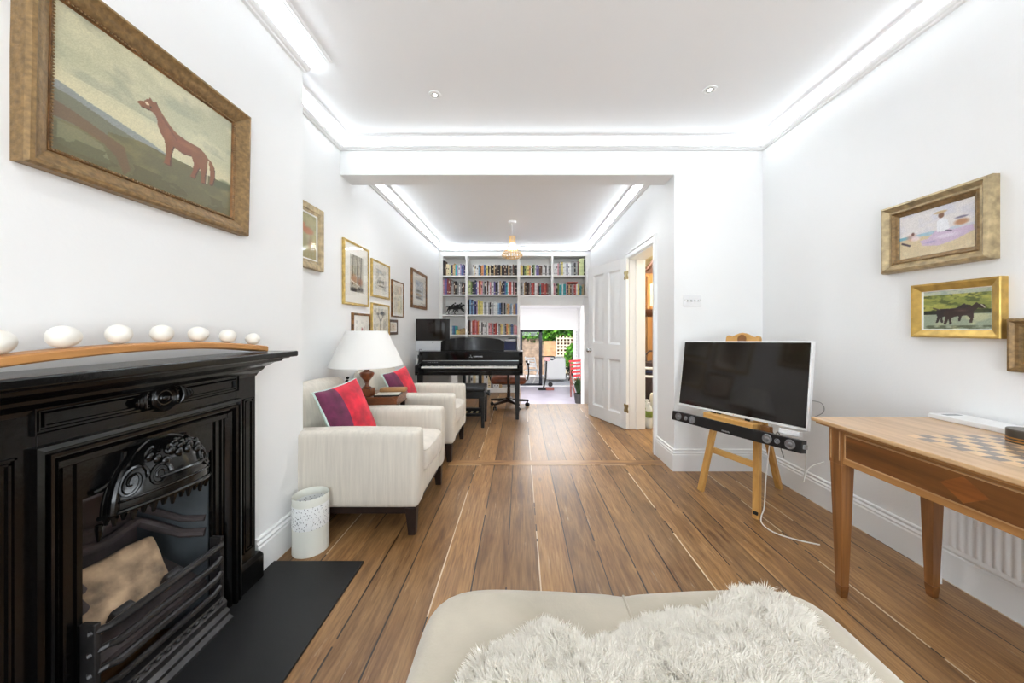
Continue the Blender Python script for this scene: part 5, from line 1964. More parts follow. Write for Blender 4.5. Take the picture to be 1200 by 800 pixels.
ORD = ['first', 'second', 'third', 'fourth', 'fifth', 'sixth', 'seventh', 'eighth', 'ninth', 'tenth', 'eleventh', 'twelfth', 'thirteenth', 'fourteenth', 'fifteenth', 'sixteenth', 'seventeenth', 'eighteenth', 'nineteenth', 'twentieth',
       'twenty-first', 'twenty-second', 'twenty-third', 'twenty-fourth', 'twenty-fifth', 'twenty-sixth', 'twenty-seventh', 'twenty-eighth', 'twenty-ninth', 'thirtieth', 'thirty-first', 'thirty-second', 'thirty-third', 'thirty-fourth', 'thirty-fifth', 'thirty-sixth']
brs = random.Random(5)


def book_mesh(w, h, d, ck):
    """one bound book standing with its spine towards -y; origin at the foot of the spine"""
    m_ = MB()
    t_ = min(0.003, w * 0.14)
    a = w / 2
    m_.m = 0
    # boards and a gently rounded spine
    m_.box(-a, -a + t_, 0.004, d, 0, h)
    m_.box(a - t_, a, 0.004, d, 0, h)
    sp = [(-a, 0.006), (-a * 0.8, 0.002), (-a * 0.35, 0.0), (a * 0.35, 0.0), (a * 0.8, 0.002), (a, 0.006)]
    m_.prism(sp, 0, h, 'xy')
    m_.m = 1
    m_.box(-a + t_, a - t_, 0.006, d - 0.004, 0.003, h - 0.003)
    m_.m = 2
    z = h * brs.choice((0.6, 0.68, 0.72))
    k = brs.choice((0.05, 0.10, 0.20))
    z = h * (0.45 + 0.35 * brs.random())
    if brs.random() < 0.6:
        m_.box(-a * 0.55, a * 0.55, -0.0006, 0.001, z, z + h * k)
    if brs.random() < 0.6:
        m_.box(-a * 0.5, a * 0.5, -0.0006, 0.001, h * 0.14, h * 0.20)
    dark = sum(BC[ck][1]) < 330
    return m_, [BM[ck], BM_page, BM_title[dark]]


def row(codes, x0, x1, z, hs, place, group, wj=0.5, lean=None, base_y=0.02, depth=(0.13, 0.19)):
    n = len(codes)
    ws = [1 + wj * (brs.random() - 0.5) for _ in codes]
    gap = 0.0012
    tot = sum(ws)
    span = x1 - x0 - gap * n
    ws = [w * span / tot for w in ws]
    x = x0
    for i, ck in enumerate(codes):
        w = ws[i]
        u = i / max(1, n - 1)
        h0 = hs[0] + (hs[1] - hs[0]) * u if len(hs) == 2 else hs[i]
        h = h0 * (1 + 0.16 * (brs.random() - 0.5))
        d = depth[0] + (depth[1] - depth[0]) * brs.random()
        m_, mats = book_mesh(w if lean is None or lean[i] == 0 else w * 0.86, h, d, ck)
        o = m_.build('book', mats, smooth=False)
        an = 0 if lean is None else math.radians(lean[i])
        o.location = (x + w / 2, YE + base_y + 0.02 * brs.random(), z + 0.0005 + (abs(math.sin(an)) * w * 0.43 if an else 0))
        o.rotation_euler = (0, an, 0)
        x += w + gap
        tag(o, '%s book, %s from left %s' % (BC[ck][0], ORD[i], place), 'book', group)


row('KDCCVNAATLWLBPN', uL1 + 0.004, uM0 - 0.004, SHL[1], [.27, .25, .225, .215, .205, .19, .22, .225, .20, .20, .18, .21, .20, .20, .20], 'in the left bay top row', 'books in the top left bay')
row('WCWWMKOOBNYKCKKAKDKKAKKDKKAKSDKK', bxp(553.5), uR0 - 0.004, SHL[1], (.195, .195), 'in the middle bay top row', 'books on the middle bay top shelf')
row('OYKGYYOWKGWPPDDWWKWSK', uR1 + 0.006, uS0 - 0.004, SR1, (.19, .18), 'in the third bay top row', 'books on the top shelf left over the opening')
row('WWWISSYWWNWWSSKSDVVVK', uS1 + 0.006, uE0 - 0.004, SR1, [.23, .22, .20, .215, .235, .23, .235, .235, .23, .22, .22, .23, .24, .24, .235, .24, .285, .30, .32, .31, .31], 'in the right bay top row', 'books on the top shelf right over the opening')
row('ILPEEDSSDKKSWSKDK', uL1 + 0.004, uM0 - 0.004, SHL[2], [.28, .285, .285, .285, .275, .265, .25, .25, .25, .23, .225, .23, .22, .225, .21, .21, .20], 'in the left bay second row', 'books on the left bay second shelf')
row('VVYGKNNPWRROISKWDWISWPKNWADKNBTORRWDKIK', uM1 + 0.004, uR0 - 0.004, SHL[2], (.25, .225), 'in the middle bay second row', 'books on the middle bay second shelf') if False else row('VVGKNNPWROISKWDWISWPKNWADKNBTWRRWDIK', uM1 + 0.004, uR0 - 0.004, SHL[2], (.25, .225), 'in the middle bay second row', 'books on the middle bay second shelf')
row('KSWADDKDSEREWWIKTEEDREDSK', uR1 + 0.006, uS0 - 0.004, SR2, (.235, .20), 'in the third bay lower row', 'books on the lower shelf left over the opening')
row('ISKGTTWTTIKADSWERWYSTAA', uS1 + 0.006, uE0 - 0.03, SR2, [.22, .215, .21, .20, .19, .20, .21, .20, .20, .21, .19, .19, .19, .185, .19, .185, .185, .185, .185, .18, .17, .18, .19], 'in the right bay lower row', 'books on the lower shelf right over the opening')
row('KMNMPNLYGYYWSSWSKWSWWWMBKWKSAOSMWAOB', uM1 + 0.004, uR0 - 0.004, SHL[3], (.27, .19), 'in the middle bay third row', 'books on the middle bay third shelf')
row('KDWRRIROWWKWWSWIIRSEREWSAYWSKOYSBSII', uM1 + 0.004, uR0 - 0.004, SHL[4], (.265, .17), 'in the middle bay fourth row', 'books on the middle bay fourth shelf')
row('WMBTYYAAAA', bxp(527.5), uM0 - 0.006, SHL[4], [.11, .15, .17, .16, .09, .10, .11, .105, .11, .11], 'in the left bay low row', 'small books on the left bay fourth shelf')
row('WCSAWWCSWADWSC', bxp(551), bxp(590), SHL[6], (.25, .22), 'on the shelf under the piano body', 'books on the low shelf behind the piano')
row('WCWSAWWCSWWA', bxp(551), bxp(588), SHL[7], (.25, .24), 'on the bottom shelf behind piano bench', 'books on the bottom shelf')
row('AWCSWDAWC', bxp(520), uM0 - 0.006, SHL[6], (.25, .22), 'on the left bay shelf behind piano', 'books on the left low shelf')

# a book lying flat on top of the row over the opening
m_, mats = book_mesh(0.030, 0.20, 0.14, 'R')
o = m_.build('book', mats, smooth=False)
o.rotation_euler = (0, PI / 2, 0)
o.location = (bxp(664.5), YE + 0.022, SR2 + 0.226)
tag(o, 'red book lying flat on top of the books on the right bay lower shelf', 'book', 'books on the lower shelf right over the opening')

# running horses statuette on the left bay
t = thing('horse_statuette', 'dark bronze statuette of two galloping horses with riders on the bookcase', 'statuette', (bxp(532.3), YE + 0.10, SHL[3]))
MB().box(-0.165, 0.165, -0.045, 0.045, 0, 0.012).build('base', M['bronze'], t, bev=0.003)
for k, (dx, dy) in enumerate(((-0.050, -0.018), (0.056, 0.018))):
    m_ = MB()
    P_ = lambda x, z: (x + dx, dy, z)
    m_.tube([P_(-0.078, 0.128), P_(-0.060, 0.134), P_(-0.02, 0.126), P_(0.02, 0.128), P_(0.048, 0.136), P_(0.060, 0.132)], [0.012, 0.026, 0.023, 0.024, 0.025, 0.014], 14)
    m_.tube([P_(0.042, 0.140), P_(0.070, 0.166), P_(0.090, 0.186)], [0.021, 0.016, 0.012], 12)
    m_.tube([P_(0.084, 0.188), P_(0.106, 0.174), P_(0.122, 0.164)], [0.014, 0.011, 0.008], 12)
    m_.tube([P_(-0.072, 0.140), P_(-0.100, 0.148), P_(-0.122, 0.136)], [0.007, 0.009, 0.003], 10)
    m_.tube([P_(0.05, 0.122), P_(0.085, 0.104), P_(0.108, 0.086), P_(0.098, 0.070)], [0.014, 0.010, 0.007, 0.007], 10)
    m_.tube([P_(0.045, 0.120), P_(0.070, 0.082), P_(0.100, 0.058), P_(0.118, 0.048)], [0.014, 0.010, 0.007, 0.008], 10)
    m_.tube([P_(-0.062, 0.124), P_(-0.086, 0.094), P_(-0.098, 0.062), P_(-0.122, 0.040)], [0.017, 0.012, 0.007, 0.008], 10)
    m_.tube([P_(-0.056, 0.122), P_(-0.050, 0.086), P_(-0.074, 0.052), P_(-0.066, 0.012)], [0.017, 0.012, 0.008, 0.010], 10)
    m_.build('horse', M['bronze'], t)
    m_ = MB()
    m_.tube([P_(-0.016, 0.145), P_(0.0, 0.175), P_(0.034, 0.196)], [0.015, 0.016, 0.014], 12)
    m_.ball(P_(0.050, 0.212), 0.015, n=12, m=8)
    m_.tube([P_(0.024, 0.190), P_(0.046, 0.172), P_(0.066, 0.168)], [0.008, 0.007, 0.005], 8)
    m_.tube([P_(-0.008, 0.150), P_(0.024, 0.136), P_(0.010, 0.108)], [0.012, 0.010, 0.007], 8)
    m_.build('rider', M['bronze'], t)

# things on the fifth shelf, seen above the piano
t = thing('box_file', 'navy blue box on the bookcase shelf behind the right end of the piano', 'box', (bxp(595), YE + 0.03, SHL[5]))
MB().box(-0.155, 0.155, 0, 0.22, 0, 0.20).build('body', M['navy'], t, bev=0.006)
MB().box(-0.155, 0.155, -0.004, 0.224, 0.20, 0.222).build('lid', M['navy'], t, bev=0.005)
t = thing('label_printer', 'small grey machine standing on the navy blue box', 'printer', (bxp(598.5), YE + 0.08, SHL[5] + 0.222))
MB().box(-0.09, 0.09, 0, 0.12, 0, 0.045).build('body', M['white_plastic'], t, bev=0.008)
MB().box(-0.05, 0.085, -0.01, 0.08, 0.045, 0.058).build('cover', M['black_satin'], t, bev=0.004)
o = MB().box(-0.13, 0.13, 0, 0.2, 0, 0.03).build('document_tray', M['black_satin'], bev=0.004)
o.location = (bxp(535), YE + 0.02, SHL[4] - 0.16)
o.location.z = SHL[5] + 0.0
tag(o, 'flat dark document tray on the left bay shelf behind the computer', 'tray')

# ================================================================== pendant lamp
PX_, PY_ = -0.10, 4.67
t = thing('pendant_lamp', 'birch veneer strip pendant lamp hanging in front of the bookcase', 'pendant lamp', (PX_ - 0.012, PY_, HC2))
m_ = MB()
m_.lathe([(0.052, 0), (0.052, -0.008), (0.044, -0.022), (0.012, -0.030), (0.001, -0.030)], n=28)
m_.build('ceiling_rose', M['white_plastic'], t)
MB().tube([(0, 0, -0.028), (0, 0, -0.21)], 0.0035, 8).build('flex', M['white_plastic'], t)
m_ = MB()
ns = 22
for k in range(ns):
    a = 2 * PI * k / ns
    m_.T = Matrix.Rotation(a, 4, 'Z')
    rings = []
    for r, z, w in ((0.040, -0.205, .0085), (0.042, -0.30, .0085), (0.050, -0.345, .009), (0.085, -0.385, .010), (0.120, -0.430, .0115), (0.144, -0.468, .012), (0.132, -0.494, .010), (0.09, -0.500, .008)):
        rings.append([(r, -w * 0.5, z), (r + 0.0015, -w * 0.5, z), (r + 0.0015, w * 0.5, z), (r, w * 0.5, z)])
    m_.rings(rings)
m_.T = None
m_.build('slatted_shade', M['veneer'], t, ang=60)
m_ = MB()
for r, z in ((0.039, -0.215), (0.040, -0.29), (0.083, -0.387), (0.137, -0.458), (0.089, -0.499)):
    m_.lathe([(r - 0.004, z - 0.006), (r, z - 0.006), (r, z + 0.006), (r - 0.004, z + 0.006)], n=36, cap=False)
m_.build('inner_hoops', M['veneer'], t)
m_ = MB()
m_.lathe([(0.018, -0.205), (0.018, -0.27), (0.012, -0.28), (0.001, -0.28)], n=16)
m_.build('lamp_holder', M['white_plastic'], t)
MB().ball((0, 0, -0.335), 0.032, 0.032, 0.040, 18, 12).build('bulb', M['bulb'], t)

# ================================================================== piano, bench, chair, computer
PXC, PYF = -0.660, 4.36
P = thing('piano', 'black gloss digital piano with music desk in front of the bookcase', 'piano', (PXC, PYF, 0))
HWP = 0.692
m_ = MB()
m_.box(-HWP, HWP, 0.0, 0.40, 0.575, 0.622)
m_.build('keybed', M['black_gloss'], P, bev=0.004)
m_ = MB()
m_.box(-HWP + 0.05, HWP - 0.05, 0.0, 0.018, 0.622, 0.664)
m_.build('key_slip', M['black_gloss'], P, bev=0.003)
for sx in (-1, 1):
    x0, x1 = (-HWP, -HWP + 0.050) if sx < 0 else (HWP - 0.050, HWP)
    m_ = MB()
    m_.prism([(0.0, 0.60), (0.0, 0.690), (0.012, 0.702), (0.105, 0.712), (0.135, 0.735), (0.165, 0.800), (0.19, 0.850), (0.215, 0.866), (0.40, 0.866), (0.40, 0.60)], x0, x1, 'yz')
    m_.build('side_cheek', M['black_gloss'], P, bev=0.004)
m_ = MB()
m_.box(-HWP + 0.05, HWP - 0.05, 0.165, 0.40, 0.622, 0.846)
m_.build('body', M['black_gloss'], P, bev=0.003)
m_ = MB()
m_.box(-HWP + 0.004, HWP - 0.004, 0.175, 0.405, 0.846, 0.870)
m_.build('top_lid', M['black_gloss'], P, bev=0.005)
m_ = MB()
m_.box(-HWP + 0.055, HWP - 0.055, 0.155, 0.170, 0.700, 0.746)
m_.build('control_panel', M['black_satin'], P, bev=0.002)
MB().box(-HWP + 0.06, HWP - 0.06, 0.1535, 0.156, 0.744, 0.750).build('panel_trim', M['silver'], P, smooth=False)
m_ = MB()
for k in range(5):
    m_.box(-0.57 + 0.03 * k, -0.555 + 0.03 * k, 0.1535, 0.156, 0.722, 0.730)
m_.build('buttons', M['grey_plastic'], P, smooth=False)
m_ = MB()
kw = 2 * (HWP - 0.075) / 52
for k in range(52):
    x = -HWP + 0.075 + kw * k
    m_.box(x + 0.0006, x + kw - 0.0006, 0.020, 0.160, 0.655, 0.682)
m_.build('white_keys', M['ivory'], P, smooth=False)
m_ = MB()
for k in range(51):
    if (k + 5) % 7 in (2, 6):
        continue
    x = -HWP + 0.075 + kw * (k + 1)
    m_.box(x - 0.005, x + 0.005, 0.070, 0.158, 0.682, 0.694)
m_.build('black_keys', M['black_satin'], P, smooth=False)
# music desk
m_ = MB()
m_.T = Matrix.Translation((0.0, 0.325, 0.868)) @ Matrix.Rotation(math.radians(-14), 4, 'X')
poly = [(-0.435, 0.0), (0.435, 0.0), (0.438, 0.118), (0.425, 0.138)] + [(0.40 * math.cos(PI * k / 16) , 0.140 + 0.050 * math.sin(PI * k / 16)) for k in range(17)] + [(-0.425, 0.138), (-0.438, 0.118)]
m_.prism(poly, -0.008, 0.010, 'xz')
m_.build('music_desk', M['black_gloss'], P, bev=0.003)
# maker's mark and lettering in the middle of the fall board
m_ = MB()
for a in (PI / 2, PI / 2 + 2 * PI / 3, PI / 2 + 4 * PI / 3):
    c_, s_ = math.cos(a), math.sin(a)
    m_.beam((-0.0 , 0.1640, 0.800), (0.019 * c_, 0.1640, 0.800 + 0.019 * s_), 0.0012, 0.003, up=(0, 1, 0))
    for q_ in (-1, 1):
        ox, oz = -s_ * 0.0035 * q_, c_ * 0.0035 * q_
        m_.beam((0.009 * c_ + ox, 0.1640, 0.800 + 0.009 * s_ + oz), (0.024 * c_ + ox, 0.1640, 0.800 + 0.024 * s_ + oz), 0.0012, 0.002, up=(0, 1, 0))
m_.build('emblem', M['silver'], P, smooth=False)
fc = bpy.data.curves.new('lettering', 'FONT')
fc.body = 'YAMAHA'
fc.size = 0.030
fc.extrude = 0.0006
fc.materials.append(M['silver'])
fo_ = bpy.data.objects.new('lettering_curve', fc)
C.objects.link(fo_)
bpy.context.view_layer.update()
me_ = bpy.data.meshes.new_from_object(fo_.evaluated_get(bpy.context.evaluated_depsgraph_get()))
bpy.data.objects.remove(fo_)
bpy.data.curves.remove(fc)
lt = bpy.data.objects.new('lettering', me_)
C.objects.link(lt)
lt.parent = P
lt.location = (0.034, 0.1642, 0.790)
lt.rotation_euler = (PI / 2, 0, 0)
for x in (-HWP + 0.055, HWP - 0.075):
    MB().taper(x, 0.05, 0.0, 0.044, 0.044, 0.578, 0.066, 0.062).build('leg', M['black_satin'], P, bev=0.003)
for x in (-0.115, 0.105):
    MB().box(x - 0.02, x + 0.02, 0.33, 0.37, 0.04, 0.58).build('lyre_post', M['black_satin'], P, bev=0.003)
MB().box(-0.19, 0.19, 0.30, 0.38, 0.0, 0.085).build('pedal_box', M['black_satin'], P, bev=0.006)
for k in (-1, 0, 1):
    m_ = MB()
    m_.softbox(k * 0.075 - 0.014, k * 0.075 + 0.014, 0.225, 0.32, 0.035, 0.050, 0.006, n=5)
    m_.build('pedal', M['brass'], P)

# bench
t = thing('piano_bench', 'black padded piano bench in front of the black piano', 'bench', (-0.665, 4.18, 0))
MB().softbox(-0.245, 0.245, -0.165, 0.165, 0.425, 0.478, 0.020, crown=(0, 0, 0.010), n=9).build('cushion', M['black_leather'], t)
MB().box(-0.238, 0.238, -0.158, 0.158, 0.345, 0.425).build('apron', M['black_satin'], t, bev=0.003)
for sx in (-1, 1):
    for sy in (-1, 1):
        MB().taper(sx * 0.218, sy * 0.138, 0, 0.036, 0.036, 0.36, 0.048, 0.048).build('leg', M['black_satin'], t, bev=0.003)
for sx in (-1, 1):
    m_ = MB()
    m_.lathe([(0.012, 0), (0.012, 0.02), (0.032, 0.022), (0.034, 0.05), (0.001, 0.052)] if sx > 0 else [(0.001, -0.052), (0.034, -0.05), (0.032, -0.022), (0.012, -0.02), (0.012, 0)], sx * 0.238, 0, 0.385, n=18, axis='x')
    m_.build('height_knob', M['black_satin'], t)
MB().box(-0.205, 0.205, -0.012, 0.012, 0.10, 0.135).build('stretcher', M['black_satin'], t, bev=0.003)

# swivel desk chair
SWX, SWY = -0.175, 5.10
t = thing('desk_chair', 'brown leather swivel desk chair on castors behind the right end of the piano', 'chair', (SWX, SWY, 0))
m_ = MB()
for k in range(5):
    a = math.radians(12 + 72 * k)
    c_, s_ = math.cos(a), math.sin(a)
    m_.T = Matrix.Rotation(a, 4, 'Z')
    m_.hull8([(0.02, -0.026, 0.085), (0.30, -0.018, 0.075), (0.30, 0.018, 0.075), (0.02, 0.026, 0.085)], [(0.02, -0.026, 0.135), (0.30, -0.018, 0.100), (0.30, 0.018, 0.100), (0.02, 0.026, 0.135)])
m_.T = None
m_.lathe([(0.05, 0.08), (0.05, 0.145), (0.03, 0.155), (0.022, 0.30), (0.026, 0.31), (0.026, 0.355), (0.001, 0.355)], n=20)
m_.build('star_base', M['wenge'], t)
for k in range(5):
    a = math.radians(12 + 72 * k)
    cx_, cy_ = 0.285 * math.cos(a), 0.285 * math.sin(a)
    m_ = MB()
    for q_ in (-1, 1):
        m_.T = Matrix.Translation((cx_, cy_, 0)) @ Matrix.Rotation(a + 0.6, 4, 'Z')
        m_.lathe([(0.001, q_ * 0.008), (0.026, q_ * 0.008), (0.028, q_ * 0.012), (0.026, q_ * 0.024), (0.001, q_ * 0.025)], 0, 0, 0.028, n=16, axis='y')
    m_.T = Matrix.Translation((cx_, cy_, 0))
    m_.lathe([(0.008, 0.03), (0.010, 0.078), (0.001, 0.079)], n=10)
    m_.build('castor', M['black_satin'], t)
MB().box(-0.10, 0.10, -0.09, 0.09, 0.345, 0.375).build('tilt_plate', M['black_satin'], t, bev=0.005)
MB().softbox(-0.255, 0.255, -0.24, 0.24, 0.372, 0.475, 0.045, crown=(0, 0, 0.014), n=11).build('seat', M['leather_brown'], t)
T_ = Matrix.Rotation(math.radians(-8), 4, 'X')
m_ = MB()
m_.softbox(-0.20, 0.20, -0.255, -0.215, 0.55, 0.80, 0.018, crown=(0, 0.02, 0.02), n=9)
m_.build('backrest', M['leather_brown'], t)
m_ = MB()
m_.tube([(0, -0.09, 0.36), (0, -0.26, 0.37), (0, -0.275, 0.46), (0, -0.25, 0.62)], 0.016, 10)
m_.build('back_post', M['wenge'], t)
for sx in (-1, 1):
    m_ = MB()
    m_.tube([(sx * 0.20, 0.02, 0.37), (sx * 0.275, 0.02, 0.40), (sx * 0.298, 0.02, 0.50), (sx * 0.290, 0.02, 0.66)], 0.011, 8)
    m_.tube([(sx * 0.285, -0.16, 0.655), (sx * 0.29, -0.05, 0.672), (sx * 0.285, 0.08, 0.674), (sx * 0.265, 0.17, 0.66)], [0.020, 0.023, 0.023, 0.018], 10)
    m_.build('armrest', M['wenge'], t)

# desk and computer against the left wall
t = thing('desk', 'narrow white desk against the left wall behind the piano', 'desk', (-1.23, 5.03, 0))
MB().box(-0.25, 0.25, -0.22, 0.30, 0.725, 0.75).build('desktop', M['bookcase'], t, bev=0.003)
for sx in (-1, 1):
    MB().box(sx * 0.235 - 0.015, sx * 0.235 + 0.015, -0.20, 0.28, 0, 0.725).build('side_panel', M['bookcase'], t, bev=0.002)
MB().box(-0.22, 0.22, 0.26, 0.275, 0.30, 0.725).build('modesty_panel', M['bookcase'], t, smooth=False)
t = thing('desktop_computer', 'white and aluminium all-in-one desktop computer with a black screen left of the music desk', 'computer', (-1.243, 4.84, 0.75), (0, 0, 0.0))
CW, CZ0, CZ1 = 0.242, 0.098, 0.565
CZ0, CZ1 = 0.100, 0.560
m_ = MB()
m_.box(-CW, CW, 0.0, 0.022, CZ0, CZ1)
m_.build('casing', M['alu'], t, bev=0.004)
MB().box(-CW + 0.002, CW - 0.002, -0.0025, 0.001, CZ0 + 0.150, CZ1 - 0.002).build('screen', M['screen'], t, smooth=False)
MB().lathe([(0.0075, -0.0004), (0.0075, -0.0012), (0.0002, -0.0013)], 0.0, 0, CZ0 + 0.122, n=18, axis='y').build('round_mark', M['black_satin'], t)
m_ = MB()
m_.hull8([(-.095, -.05, 0), (.095, -.05, 0), (.095, .14, 0), (-.095, .14, 0)], [(-.095, -.05, .006), (.095, -.05, .006), (.095, .14, .006), (-.095, .14, .006)])
m_.hull8([(-.09, .10, .005), (.09, .10, .005), (.09, .135, .005), (-.09, .135, .005)], [(-.09, .022, .30), (.09, .022, .30), (.09, .035, .30), (-.09, .035, .30)])
m_.build('stand', M['alu'], t, bev=0.002)
t = thing('desk_lamp', 'grey bent tube desk lamp with a black base beside the computer', 'desk lamp', (-1.425, 4.835, 0.75))
t.location.y = 4.80 - 0.10 + 0.135
MB().box(-0.028, 0.028, -0.02, 0.02, 0, 0.052).build('base', M['black_satin'], t, bev=0.004)
m_ = MB()
m_.tube([(-0.01, -0.01, 0.05), (-0.012, -0.012, 0.09), (0.0, -0.015, 0.128), (0.02, -0.016, 0.128), (0.026, -0.016, 0.118)], 0.007, 8)
m_.build('arm', M['grey_plastic'], t)
# ================================================================== white panelled door, standing open
DA = math.atan2(0.707, -0.301)
D = bpy.data.objects.new('door_1', None)
C.objects.link(D)
D.location = (1.222, 3.948, 0.006)
D.rotation_euler = (0, 0, DA)
struct(D)
DW, DH = 0.762, 1.985
m_ = MB()
st = 0.105
m_.box(0, st, -0.04, 0, 0, DH)
m_.box(DW - st, DW, -0.04, 0, 0, DH)
m_.box(DW / 2 - 0.05, DW / 2 + 0.05, -0.04, 0, 0.155, 0.79)
m_.box(DW / 2 - 0.05, DW / 2 + 0.05, -0.04, 0, 0.975, 1.865)
for z0, z1 in ((0, 0.155), (0.79, 0.975), (1.865, DH)):
    m_.box(st, DW - st, -0.04, 0, z0, z1)
m_.build('door_frame', M['trim'], D, bev=0.002)
for x0, x1 in ((st, DW / 2 - 0.05), (DW / 2 + 0.05, DW - st)):
    for z0, z1 in ((0.155, 0.79), (0.975, 1.865)):
        m_ = MB()
        w_, h_ = x1 - x0, z1 - z0
        cx_, cz_ = (x0 + x1) / 2, (z0 + z1) / 2
        for s_ in (0, 1):
            rings = []
            for t_, d in ((0, 0.0), (0.004, -0.004), (0.016, -0.012), (0.020, -0.014), (0.040, -0.014), (0.062, -0.006), (w_ / 2 - 0.002, -0.006)):
                a, b = w_ / 2 - min(t_, w_ / 2 - .002), h_ / 2 - t_
                y = d if s_ == 0 else -0.04 - d
                rings.append([(cx_ - a, y, cz_ - b), (cx_ + a, y, cz_ - b), (cx_ + a, y, cz_ + b), (cx_ - a, y, cz_ + b)])
            m_.rings(rings, cap0=False, cap1=True)
        m_.build('door_panel', M['trim'], D, ang=20)
for s_ in (1, -1):
    m_ = MB()
    y0 = 0.0 if s_ > 0 else -0.04
    pr = [(0.026, 0.0), (0.026, 0.004), (0.012, 0.008), (0.010, 0.026), (0.020, 0.034), (0.027, 0.046), (0.022, 0.058), (0.001, 0.061)]
    m_.lathe([(r, y0 + s_ * h) for r, h in pr], DW - 0.055, 0, 0.875, n=24, axis='y')
    m_.build('door_knob', M['chrome'], D)
for z in (0.245, 1.78):
    m_ = MB()
    m_.lathe([(0.001, -0.045), (0.007, -0.045), (0.007, 0.045), (0.001, 0.045)], -0.004, 0.004, z, n=12)
    m_.T = Matrix.Translation((0, 0, z))
    m_.prism([(-0.002, -0.042), (0.030, -0.050), (0.038, -0.03), (0.026, 0.0), (0.038, 0.03), (0.030, 0.050), (-0.002, 0.042)], 0.0, 0.004, 'xz')
    m_.prism([(-0.006, -0.042), (-0.036, -0.050), (-0.042, -0.03), (-0.03, 0.0), (-0.042, 0.03), (-0.036, 0.050), (-0.006, 0.042)], 0.002, 0.006, 'xz')
    m_.build('door_hinge', M['brass'], D)

# ================================================================== hall: longcase clock, bag, bottles
KX, KY = 2.01, 5.0
t = thing('longcase_clock', 'tall honey oak longcase clock with cream dial seen through the doorway', 'clock', (KX, KY, 0))
MB().box(-0.24, 0.24, -0.13, 0.13, 0, 0.42).build('plinth', M['clock_wood'], t, bev=0.006)
MB().box(-0.185, 0.185, -0.105, 0.12, 0.42, 1.36).build('trunk', M['clock_wood'], t, bev=0.004)
m_ = MB()
arch_ = [(-0.115, 0.50), (0.115, 0.50), (0.115, 1.22)] + [(0.115 * math.cos(PI * k / 10), 1.22 + 0.055 * math.sin(PI * k / 10)) for k in range(11)] + [(-0.115, 1.22)]
m_.prism(arch_, -0.118, -0.104, 'xz')
dr = m_.build('trunk_door', M['clock_wood'], t, bev=0.004)
m_ = MB()
m_.tube([(x * 0.86, -0.119, 0.88 + (z - 0.88) * 0.94) for x, z in arch_] + [(arch_[0][0] * .86, -0.119, 0.88 + (0.50 - 0.88) * .94)], 0.006, 6)
m_.build('door_moulding', M['clock_dark'], dr)
m_ = MB()
m_.rings([[(-a, -d, z), (a, -d, z), (a, 0.125, z), (-a, 0.125, z)] for a, d, z in ((0.188, 0.108, 1.34), (0.20, 0.12, 1.36), (0.232, 0.145, 1.40), (0.24, 0.152, 1.425), (0.24, 0.152, 1.44))])
m_.build('waist_moulding', M['clock_dark'], t, ang=25)
MB().box(-0.215, 0.215, -0.10, 0.125, 1.44, 1.98).build('hood', M['clock_wood'], t, bev=0.004)
m_ = MB()
m_.box(-0.205, 0.205, -0.128, -0.10, 1.445, 1.49)
m_.box(-0.205, -0.160, -0.128, -0.10, 1.49, 1.90)
m_.box(0.160, 0.205, -0.128, -0.10, 1.49, 1.90)
m_.build('hood_door', M['clock_wood'], t, bev=0.003)
m_ = MB()
ar = [(-0.16, 1.49), (0.16, 1.49), (0.16, 1.81), (0.125, 1.815)] + [(0.12 * math.cos(PI * k / 14), 1.82 + 0.115 * math.sin(PI * k / 14)) for k in range(15)] + [(-0.125, 1.815), (-0.16, 1.81)]
m_.prism(ar, -0.112, -0.104, 'xz')
dl = m_.build('dial', M['clock_face'], t, smooth=False)
m_ = MB()
for k in range(12):
    a = 2 * PI * k / 12
    m_.beam((0.118 * math.sin(a), -0.1125, 1.65 + 0.118 * math.cos(a)), (0.142 * math.sin(a), -0.1125, 1.65 + 0.142 * math.cos(a)), 0.003, 0.006, up=(0, 1, 0))
m_.beam((0, -0.115, 1.65), (-0.05, -0.115, 1.70), 0.003, 0.006, up=(0, 1, 0))
m_.beam((0, -0.115, 1.65), (-0.03, -0.115, 1.55), 0.003, 0.005, up=(0, 1, 0))
m_.build('numerals_and_hands', M['bronze'], dl, smooth=False)
for sx in (-1, 1):
    m_ = MB()
    m_.lathe([(0.018, 1.45), (0.018, 1.48), (0.011, 1.49), (0.013, 1.66), (0.010, 1.88), (0.018, 1.89), (0.018, 1.92)], sx * 0.198, -0.135, 0, n=14)
    m_.build('column', M['clock_wood'], t)
m_ = MB()
for s_ in (-1, 1):
    pts = [(s_ * 0.245, -0.12, 1.96), (s_ * 0.235, -0.12, 2.00), (s_ * 0.19, -0.12, 2.03), (s_ * 0.15, -0.12, 2.09), (s_ * 0.10, -0.12, 2.15), (s_ * 0.05, -0.12, 2.16), (s_ * 0.035, -0.12, 2.125)]
    m_.tube(pts, [0.02, 0.026, 0.026, 0.025, 0.025, 0.024, 0.02], 10)
m_.box(-0.235, 0.235, -0.11, 0.125, 1.965, 1.995)
m_.prism([(-0.21, 1.99), (0.21, 1.99), (0.17, 2.05), (0.12, 2.11), (0.06, 2.13), (-0.06, 2.13), (-0.12, 2.11), (-0.17, 2.05)], -0.09, 0.10, 'xz')
m_.build('swan_neck_pediment', M['clock_dark'], t)

